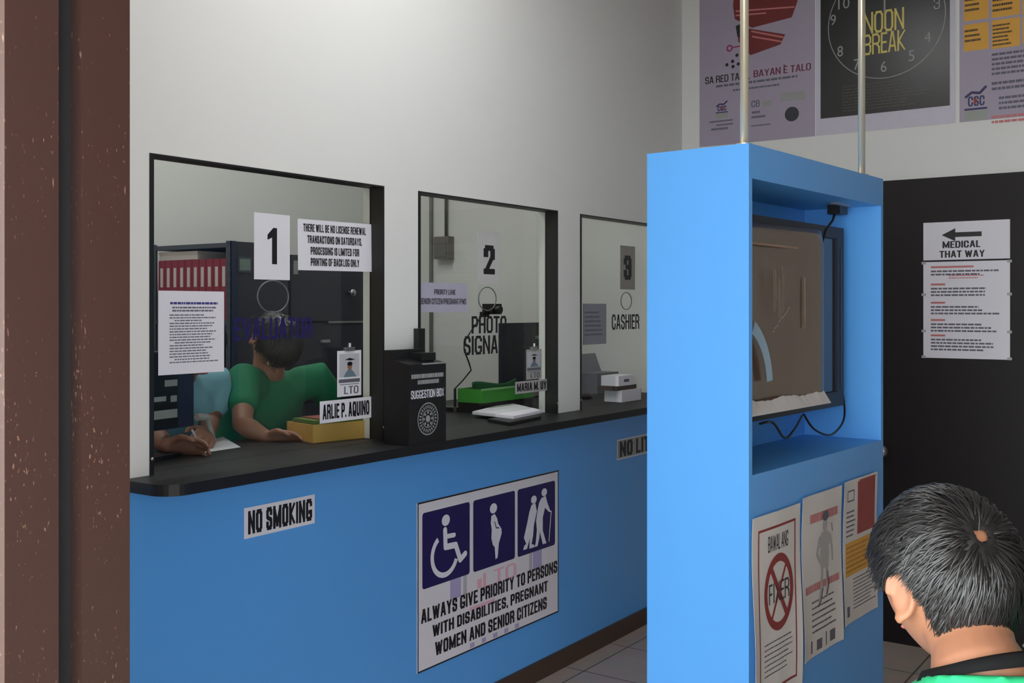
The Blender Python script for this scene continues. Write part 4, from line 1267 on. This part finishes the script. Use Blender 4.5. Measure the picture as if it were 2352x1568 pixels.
def add_head(bm, M, s=1.0):
    U_, V_ = 64, 48
    rows = []
    for j in range(1, V_):
        ph = math.pi * j / V_
        rows.append([bm.verts.new(M @ head_point((math.sin(ph) * math.sin(2 * math.pi * i / U_), math.sin(ph) * math.cos(2 * math.pi * i / U_), math.cos(ph)), s)) for i in range(U_)])
    a = bm.verts.new(M @ head_point((0, 0, 1), s)); b = bm.verts.new(M @ head_point((0, 0, -1), s))
    for p, q in zip(rows, rows[1:]):
        for i in range(U_):
            bm.faces.new((p[i], p[(i + 1) % U_], q[(i + 1) % U_], q[i]))
    for i in range(U_):
        bm.faces.new((a, rows[0][(i + 1) % U_], rows[0][i])); bm.faces.new((b, rows[-1][i], rows[-1][(i + 1) % U_]))
    for sx in (-1, 1):      # ears: bowl, rim and lobe
        E = M @ Matrix.Translation(Vector((sx * .0745, -.006, -.014)) * s) @ Matrix.Rotation(sx * math.radians(-28), 4, 'Z') @ Matrix.Rotation(math.radians(10), 4, 'X')
        k = s * 1.05
        ell(bm, E @ Vector((0, 0, 0)), (.007 * k, .017 * k, .028 * k), (E.to_3x3()), 16, 12)
        rim = [E @ Vector((sx * .007 * k, (.001 - .0175 * math.cos(t)) * k, (.004 + .029 * math.sin(t)) * k)) for t in (math.radians(a_) for a_ in range(-70, 200, 18))]
        tube(bm, rim, .0046 * k, seg=8)
        ell(bm, E @ Vector((sx * .004 * k, .004 * k, -.026 * k)), (.006 * k, .009 * k, .009 * k), None, 12, 8)


HAIRLINE = ((0, .52), (40, .48), (62, .40), (76, .05), (84, -.02), (92, .22), (104, .20), (114, -.10), (122, -.45), (140, -.72), (180, -.82))


def hair_from(az):
    az = abs(az)
    for (a, u), (b, v) in zip(HAIRLINE, HAIRLINE[1:]):
        if a <= az <= b:
            return u + (v - u) * (az - a) / (b - a)
    return HAIRLINE[-1][1]


def add_hair(parent, M, s, count, seed, length=(.4, .95), whorl=(-.05, -.85, .48), bald=.07, lift=.020):
    r = random.Random(seed)
    w = Vector(whorl).normalized()
    # scalp layer
    bm = bmesh.new(); U_, V_ = 96, 64
    grid = {}
    for j in range(V_ + 1):
        for i in range(U_):
            ph = math.pi * max(.004, min(.996, j / V_)); d = Vector((math.sin(ph) * math.sin(2 * math.pi * i / U_), math.sin(ph) * math.cos(2 * math.pi * i / U_), math.cos(ph)))
            az = math.degrees(math.atan2(d.x, d.y)); edge = hair_from(az) + .035 * math.sin(az * .21) * math.sin(az * .47)
            k = max(0.0, min(1.0, (d.z - edge) / .16)); ang = d.angle(w)
            kw = max(0, min(1, (ang - bald * .7) / (bald * 1.2)))
            grid[i, j] = (bm.verts.new(M @ head_point(d, s, -.002 + .004 * min(1, k * 3) * kw + .008 * k * kw, False)), d.z > edge and ang > bald)
    for j in range(V_):
        for i in range(U_):
            q = [grid[i, j], grid[(i + 1) % U_, j], grid[(i + 1) % U_, j + 1], grid[i, j + 1]]
            if all(x[1] for x in q):
                bm.faces.new([x[0] for x in q])
    bmesh.ops.delete(bm, geom=[v for v in bm.verts if not v.link_faces], context='VERTS')
    # locks
    n = 0
    while n < count:
        d = Vector((r.gauss(0, 1), r.gauss(0, 1), r.gauss(0, 1))).normalized()
        az = math.degrees(math.atan2(d.x, d.y)); ang = d.angle(w)
        if d.z < hair_from(az) + .02 or ang < bald * (.9 + .5 * r.random()):
            continue
        n += 1
        ax = w.cross(d).normalized()
        L = r.uniform(*length)
        if ang > 1.7:
            L *= .55
        tw_ = r.gauss(0.15, .42)
        low = r.uniform(.0, .16); jit = r.uniform(.35, 1.0); width = r.uniform(.0009, .0021) * s
        pts = []
        cur = d.copy(); K = 6
        for k in range(K + 1):
            f_ = k / K
            off = .004 + lift * jit * math.sin(min(1, f_ * 1.25) * math.pi * .62)
            pts.append(M @ head_point(cur, s, off, False))
            step = Matrix.Rotation(L / K, 3, ax) @ cur
            step = Matrix.Rotation(tw_ * L / K * 1.2, 3, d) @ step
            cur = step.normalized()
            if k < K and cur.z < hair_from(math.degrees(math.atan2(cur.x, cur.y))) - low:
                pts.append(pts[-1] + (pts[-1] - pts[-2] if len(pts) > 1 else Vector((0, 0, -.001))) * .3)
                break
        nrm = (M.to_3x3() @ d).normalized()
        prev = None; K = len(pts) - 1
        for k, p in enumerate(pts):
            t = (pts[min(K, k + 1)] - pts[max(0, k - 1)]).normalized()
            sd = t.cross(nrm).normalized() * width * (1 - (k / K) ** 2 * .92)
            cur_ = (bm.verts.new(p - sd), bm.verts.new(p + nrm * width * .5), bm.verts.new(p + sd))
            if prev:
                bm.faces.new((prev[0], prev[1], cur_[1], cur_[0])); bm.faces.new((prev[1], prev[2], cur_[2], cur_[1]))
            prev = cur_
    me = bpy.data.meshes.new('hair'); bm.to_mesh(me); bm.free()
    return link('hair', me, M_HAIR, parent, True)


def add_hand(bm, wrist, fwd, down, thumb, s=1.0, curl=.55, spread=.06):
    """palm, four unequal bent fingers and a thumb; fwd = towards fingertips, down = palm side, thumb = thumb side"""
    f = Vector(fwd).normalized(); t = (Vector(thumb) - f * Vector(thumb).dot(f)).normalized(); dn = f.cross(t)
    if dn.dot(Vector(down)) < 0:
        dn = -dn
    w = Vector(wrist)
    palm = [w, w + f * .03 * s, w + f * .06 * s, w + f * .082 * s]
    loft(bm, [(palm[0], t * .024 * s, dn * .017 * s), (palm[1], t * .032 * s, dn * .017 * s), (palm[2], t * .040 * s, dn * .015 * s), (palm[3], t * .041 * s, dn * .012 * s)], 20)
    for i, L in enumerate((.072, .080, .074, .058)):
        side = .031 - .0207 * i
        base = w + f * (.076 - .004 * abs(i - 1)) * s + t * side * s
        d = (f + t * (spread * (1.2 - i))).normalized()
        a = curl * (.8 + .12 * i)
        p1 = base + (d * math.cos(a * .6) + dn * math.sin(a * .6)) * L * .46 * s
        p2 = p1 + (d * math.cos(a * 1.5) + dn * math.sin(a * 1.5)) * L * .30 * s
        p3 = p2 + (d * math.cos(a * 2.2) + dn * math.sin(a * 2.2)) * L * .24 * s
        tube(bm, [base, p1, p2, p3], [.0095 * s, .0088 * s, .008 * s, .0068 * s], seg=10)
    b0_ = w + f * .022 * s + t * .024 * s
    p1 = b0_ + (t * .75 + f * .65 + dn * .3).normalized() * .036 * s
    p2 = p1 + (f * .85 + t * .25 + dn * .45).normalized() * .030 * s
    p3 = p2 + (f * .9 + dn * .5 - t * .1).normalized() * .020 * s
    tube(bm, [b0_, p1, p2, p3], [.014 * s, .0115 * s, .010 * s, .0078 * s], seg=10)


def arm(bm, sh, el, wr, s=1.0):
    sh, el, wr = map(Vector, (sh, el, wr))
    tube(bm, [sh, sh.lerp(el, .5), el, el.lerp(wr, .3), wr], [.046 * s, .042 * s, .036 * s, .037 * s, .024 * s], seg=16)


def leg(bm, hip, kn, an, s=1.0):
    hip, kn, an = map(Vector, (hip, kn, an))
    tube(bm, [hip, hip.lerp(kn, .5), kn, kn.lerp(an, .3), an], [.078 * s, .07 * s, .05 * s, .052 * s, .034 * s], seg=16)


def face_parts(root, M, s):
    for sx in (-1, 1):
        b = bmesh.new(); p = M @ (Vector((sx * .031, .079, .006)) * s); ell(b, p, (.0105 * s, .0105 * s, .0085 * s), M.to_3x3(), 16, 10); obj('eye', b, mat('eye_white', (226, 220, 214), .25), root, True)
        b = bmesh.new(); p = M @ (Vector((sx * .031, .0868, .006)) * s); ell(b, p, (.005 * s, .0034 * s, .005 * s), M.to_3x3(), 12, 8); obj('iris', b, mat('dark_iris', (38, 24, 18), .2), root, True)
        b = bmesh.new(); tube(b, [M @ (Vector((sx * x_, y_, z_)) * s) for x_, y_, z_ in ((.014, .096, .025), (.030, .093, .030), (.046, .080, .026))], [.0025 * s, .003 * s, .0018 * s], seg=8); obj('eyebrow', b, M_HAIR, root, True)
    b = bmesh.new(); ell(b, M @ (Vector((0, .0905, -.056)) * s), (.021 * s, .006 * s, .0058 * s), M.to_3x3(), 16, 10); obj('lips', b, mat('lips', (170, 92, 84), .45), root, True)


def person(loc, yaw, label, s, skin, shirt, trousers, head_c, head_pitch, head_yaw, chest, hips, sh_w, arms, knees, voxel, collar=None, hair_n=2500, seed=1, hair_kw=None, cat='person', sleeve=.55, neck_h=.085, neck_tilt=0.0):
    """arms: (shoulder, elbow, wrist, hand forward, palm down, thumb side) per side, in the person's frame (x right, y forward)"""
    root = tag(empty('person', loc, yaw), label, cat)
    hc = Vector(head_c); M = Matrix.Translation(hc) @ Matrix.Rotation(head_yaw, 4, 'Z') @ Matrix.Rotation(head_pitch, 4, 'X')
    chest = Vector(chest); hips = Vector(hips); up = (chest - hips).normalized(); rx = Vector((1, 0, 0)); fw = up.cross(rx) * -1
    fw = rx.cross(up) * -1 if (rx.cross(up)).y < 0 else rx.cross(up)
    bm = bmesh.new(); add_head(bm, M, s)
    base = M @ (Vector((0, -.022, -.055)) * s); root_neck = chest + up * .10 * s
    tube(bm, [root_neck, root_neck.lerp(base, .5), base], [.062 * s, .052 * s, .056 * s], seg=20)
    H = .155 * s

    def torso(b, g):
        L = (chest - hips)
        prof = ((-.12, .150, .10), (0, .155, .105), (.3, .140, .10), (.6, .155, .108), (.85, .168, .108), (1.02, .162, .095), (1.16, .118, .075), (1.24, .07, .058))
        loft(b, [(hips + L * t, rx * (a * s * sh_w + g), fw * (d_ * s + g)) for t, a, d_ in prof], 32)
    torso(bm, -.006)
    for a in arms:
        arm(bm, a[0], a[1], a[2], s); add_hand(bm, a[2], a[3], a[4], a[5], s, *(a[6:7]))
    for hp, kn, an in knees:
        leg(bm, hp, kn, an, s)
        an = Vector(an); tube(bm, [an + Vector((0, -.02, -.03)) * s, an + Vector((0, .06, -.045)) * s, an + Vector((0, .13, -.055)) * s], [.038 * s, .036 * s, .026 * s], seg=14)
    remeshed('body', bm, skin, root, voxel)
    face_parts(root, M, s)
    b = bmesh.new(); torso(b, .011)
    loft(b, [(chest + up * .02 * s, rx * .09 * s, fw * .085 * s), (chest + up * neck_h * s, rx * .074 * s, fw * .074 * s - up * neck_tilt)], 24)
    for a in arms:
        sh = Vector(a[0]); el = Vector(a[1]); e_ = sh.lerp(el, sleeve)
        tube(b, [Vector(a[0]).lerp(chest, .35), sh, sh.lerp(el, sleeve * .5), e_], [.07 * s, .066 * s, .060 * s, .056 * s], seg=18)
    remeshed('shirt', b, shirt, root, voxel * 1.5, 8)
    b = bmesh.new(); loft(b, [(hips + up * .06 * s, rx * .158 * s * sh_w, fw * .115 * s), (hips - up * .10 * s, rx * .165 * s * sh_w, fw * .122 * s)], 28)
    for hp, kn, an in knees:
        tube(b, [Vector(hp), Vector(hp).lerp(Vector(kn), .5), Vector(kn), Vector(kn).lerp(Vector(an), .5), Vector(an) + Vector((0, 0, .03))], [.095 * s, .085 * s, .068 * s, .062 * s, .055 * s], seg=18)
    remeshed('trousers', b, trousers, root, voxel * 1.8, 6)
    for hp, kn, an in knees:
        an = Vector(an); b = bmesh.new(); tube(b, [an + Vector((0, -.03, -.035)) * s, an + Vector((0, .05, -.042)) * s, an + Vector((0, .14, -.052)) * s], [.044 * s, .042 * s, .032 * s], seg=16); obj('shoe', b, M_PLASTIC, root, True)
    add_hair(root, M, s, hair_n, seed, **(hair_kw or {}))
    return root, M


def local(root_loc, yaw, p):
    c, s_ = math.cos(-yaw), math.sin(-yaw); d = Vector(p) - Vector(root_loc)
    return Vector((d.x * c - d.y * s_, d.x * s_ + d.y * c, d.z))


def facing(fx, fy):
    return math.atan2(-fx, fy)


# worker in green bent over the counter
gy = facing(.97, -.25); gl = Vector((-3.30, 2.86, 0))
Lg = lambda px, py, X: local(gl, gy, P_X(px, py, X))
hd = Lg(627, 790, -3.02)
wrG = Lg(612, 1003, -2.83); elG = Lg(557, 975, -2.90); shG = Lg(560, 872, -3.04)
shO = Vector((-shG.x - .02, shG.y - .02, shG.z - .01)); wrO = Vector((-.10, wrG.y - .06, Z_TOP + .045)); elO = Vector((-.235, .28, Z_TOP + .06))
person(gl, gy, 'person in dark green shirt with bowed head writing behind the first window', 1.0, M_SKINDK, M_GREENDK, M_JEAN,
       hd + Vector((0, .015, .01)), math.radians(-86), math.radians(4), (0.02, hd.y - .10, 1.27), (0, .0, .92), .92,
       [(shG, elG, wrG, (-.8, .6, -.05), (0, 0, -1), (-.5, .8, .3)), (shO, elO, wrO, (.7, .7, 0), (0, 0, -1), (.6, .8, .2))],
       [((.09, 0, .90), (.10, .03, .48), (.10, -.02, .085)), ((-.09, 0, .90), (-.10, .03, .48), (-.10, -.02, .085))], .0055, seed=4)
# worker in light blue
by = facing(.98, -.1); bl = Vector((-3.26, 2.36, 0))
Lb = lambda px, py, X: local(bl, by, P_X(px, py, X))
hd = Lb(452, 790, -2.98)
wrB = Lb(385, 1022, -2.80); elB = Lb(352, 1000, -2.93); shB = Lb(395, 875, -3.02); shB2 = Lb(508, 882, -3.06)
wrB2 = Vector((-.02, .37, Z_TOP + .04)); elB2 = Vector((-.125, .22, Z_TOP + .07))
person(bl, by, 'person in light blue shirt leaning on counter behind the typed page, head bowed', 1.0, M_SKINDK, M_LBLUE, M_JEAN,
       hd, math.radians(-35), math.radians(-5), (0.0, hd.y - .10, 1.28), (0, 0, .92), .92,
       [(shB, elB, wrB, (-.75, .65, -.05), (0, 0, -1), (-.5, .8, .3)), (shB2, elB2, wrB2, (.6, .8, 0), (0, 0, -1), (.7, .6, .2))],
       [((.09, 0, .90), (.10, .03, .48), (.10, -.02, .085)), ((-.09, 0, .90), (-.10, .03, .48), (-.10, -.02, .085))], .0055, seed=5)
# pens in their hands
for a, c, lab in (((648, 1016), (663, 1000), 'white pen held by the worker in green'), ((458, 1022), (441, 987), 'white pen held by the worker in light blue')):
    X = -2.80
    b = bmesh.new(); p, q = P_X(*a, X), P_X(*c, X); cyl(b, p, p.lerp(q, .12), .001, 10, .004); cyl(b, p.lerp(q, .12), q, .004, 10)
    tag(obj('pen', b, M_PAPER, None), lab, 'pen')
b = bmesh.new(); p, q = P_X(491, 1014, -2.86), P_X(476, 958, -2.86); cyl(b, p, q, .009, 12); cyl(b, q, q + Vector((0, -.045, .005)), .012, 12)
tag(obj('stamp_handle', b, M_GREYPAPER), 'white stamp handle leaning by the form in front of light blue shirt', 'stamp')

# boy in the foreground
bs = 1.06
boy_yaw = facing(-.50, .86)
hb_ = CAM + ray(2176, 1336) * (1.50 / FPX)
bo = Vector((hb_.x, hb_.y, 0)) - Vector((-.50, .86, 0)) * .05
Z0 = hb_.z
hcl = local(bo, boy_yaw, hb_)
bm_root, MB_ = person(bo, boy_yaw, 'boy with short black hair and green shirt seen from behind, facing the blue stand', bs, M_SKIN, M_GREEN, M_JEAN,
       hcl, math.radians(-16), math.radians(20), (.020, -.045, Z0 - .205), (.05, -.02, Z0 - .575), .80,
       [((.17, -.03, Z0 - .175), (.24, -.02, Z0 - .45), (.25, .05, Z0 - .64), (0, .15, -1), (-1, 0, 0), (0, 1, 0)), ((-.12, -.03, Z0 - .22), (-.125, -.02, Z0 - .45), (-.125, .05, Z0 - .64), (0, .15, -1), (1, 0, 0), (0, 1, 0))],
       [((.145, 0, Z0 - .65), (.15, .015, .36), (.15, -.01, .085)), ((-.005, 0, Z0 - .65), (-.01, .015, .36), (-.01, -.01, .085))], .004, seed=9, hair_n=9000, neck_h=.100, neck_tilt=.036)
b = bmesh.new()
ring_ = []
for k in range(41):
    a = 2 * math.pi * k / 40
    ring_.append(Vector((.016 + .070 * math.sin(a), -.045 + .074 * math.cos(a), Z0 - .090 - .036 * math.cos(a) + .012 * math.sin(a))))
N = 40
R = [[b.verts.new(ring_[k] + Vector((math.sin(2 * math.pi * k / N) * dx, math.cos(2 * math.pi * k / N) * dx, dz))) for dx, dz in ((-.004, .007), (.007, .007), (.013, -.007), (.002, -.010))] for k in range(N)]
for k in range(N):
    for q in range(4):
        b.faces.new((R[k][q], R[(k + 1) % N][q], R[(k + 1) % N][(q + 1) % 4], R[k][(q + 1) % 4]))
obj('collar', b, mat('black_rib_knit', (16, 16, 17), .9, spec=.2), bm_root, True)

# polo collar flap with white piping on the right side of the neck
b = bmesh.new(); g_ = []
edge_ = []
for k in range(17):
    a = math.radians(60 + 95 * k / 16); k_ = math.sin(math.pi * k / 16)
    cx_, cy_ = .014 + .078 * math.sin(a), -.045 + .076 * math.cos(a)
    z0_ = Z0 - .078 - .020 * math.cos(a) + .014 * math.sin(a)
    up_ = .004 + .034 * k_
    ou = Vector((math.sin(a), math.cos(a), 0))
    pts_ = [Vector((cx_, cy_, z0_ + up_)), Vector((cx_, cy_, z0_ + up_)) + ou * .004, Vector((cx_, cy_, z0_)) + ou * (.010 + .022 * k_), Vector((cx_, cy_, z0_ - .022)) + ou * (.014 + .034 * k_)]
    edge_.append(pts_[0] + ou * .002 + Vector((0, 0, .001)))
    g_.append([b.verts.new(p) for p in pts_])
for p, q in zip(g_, g_[1:]):
    for k in range(3):
        b.faces.new((p[k], q[k], q[k + 1], p[k + 1]))
cf_ = obj('collar_flap', b, M_GREEN, bm_root, True)
b = bmesh.new(); tube(b, edge_, .0022, seg=8); obj('white_piping', b, M_PAPER, cf_, True)
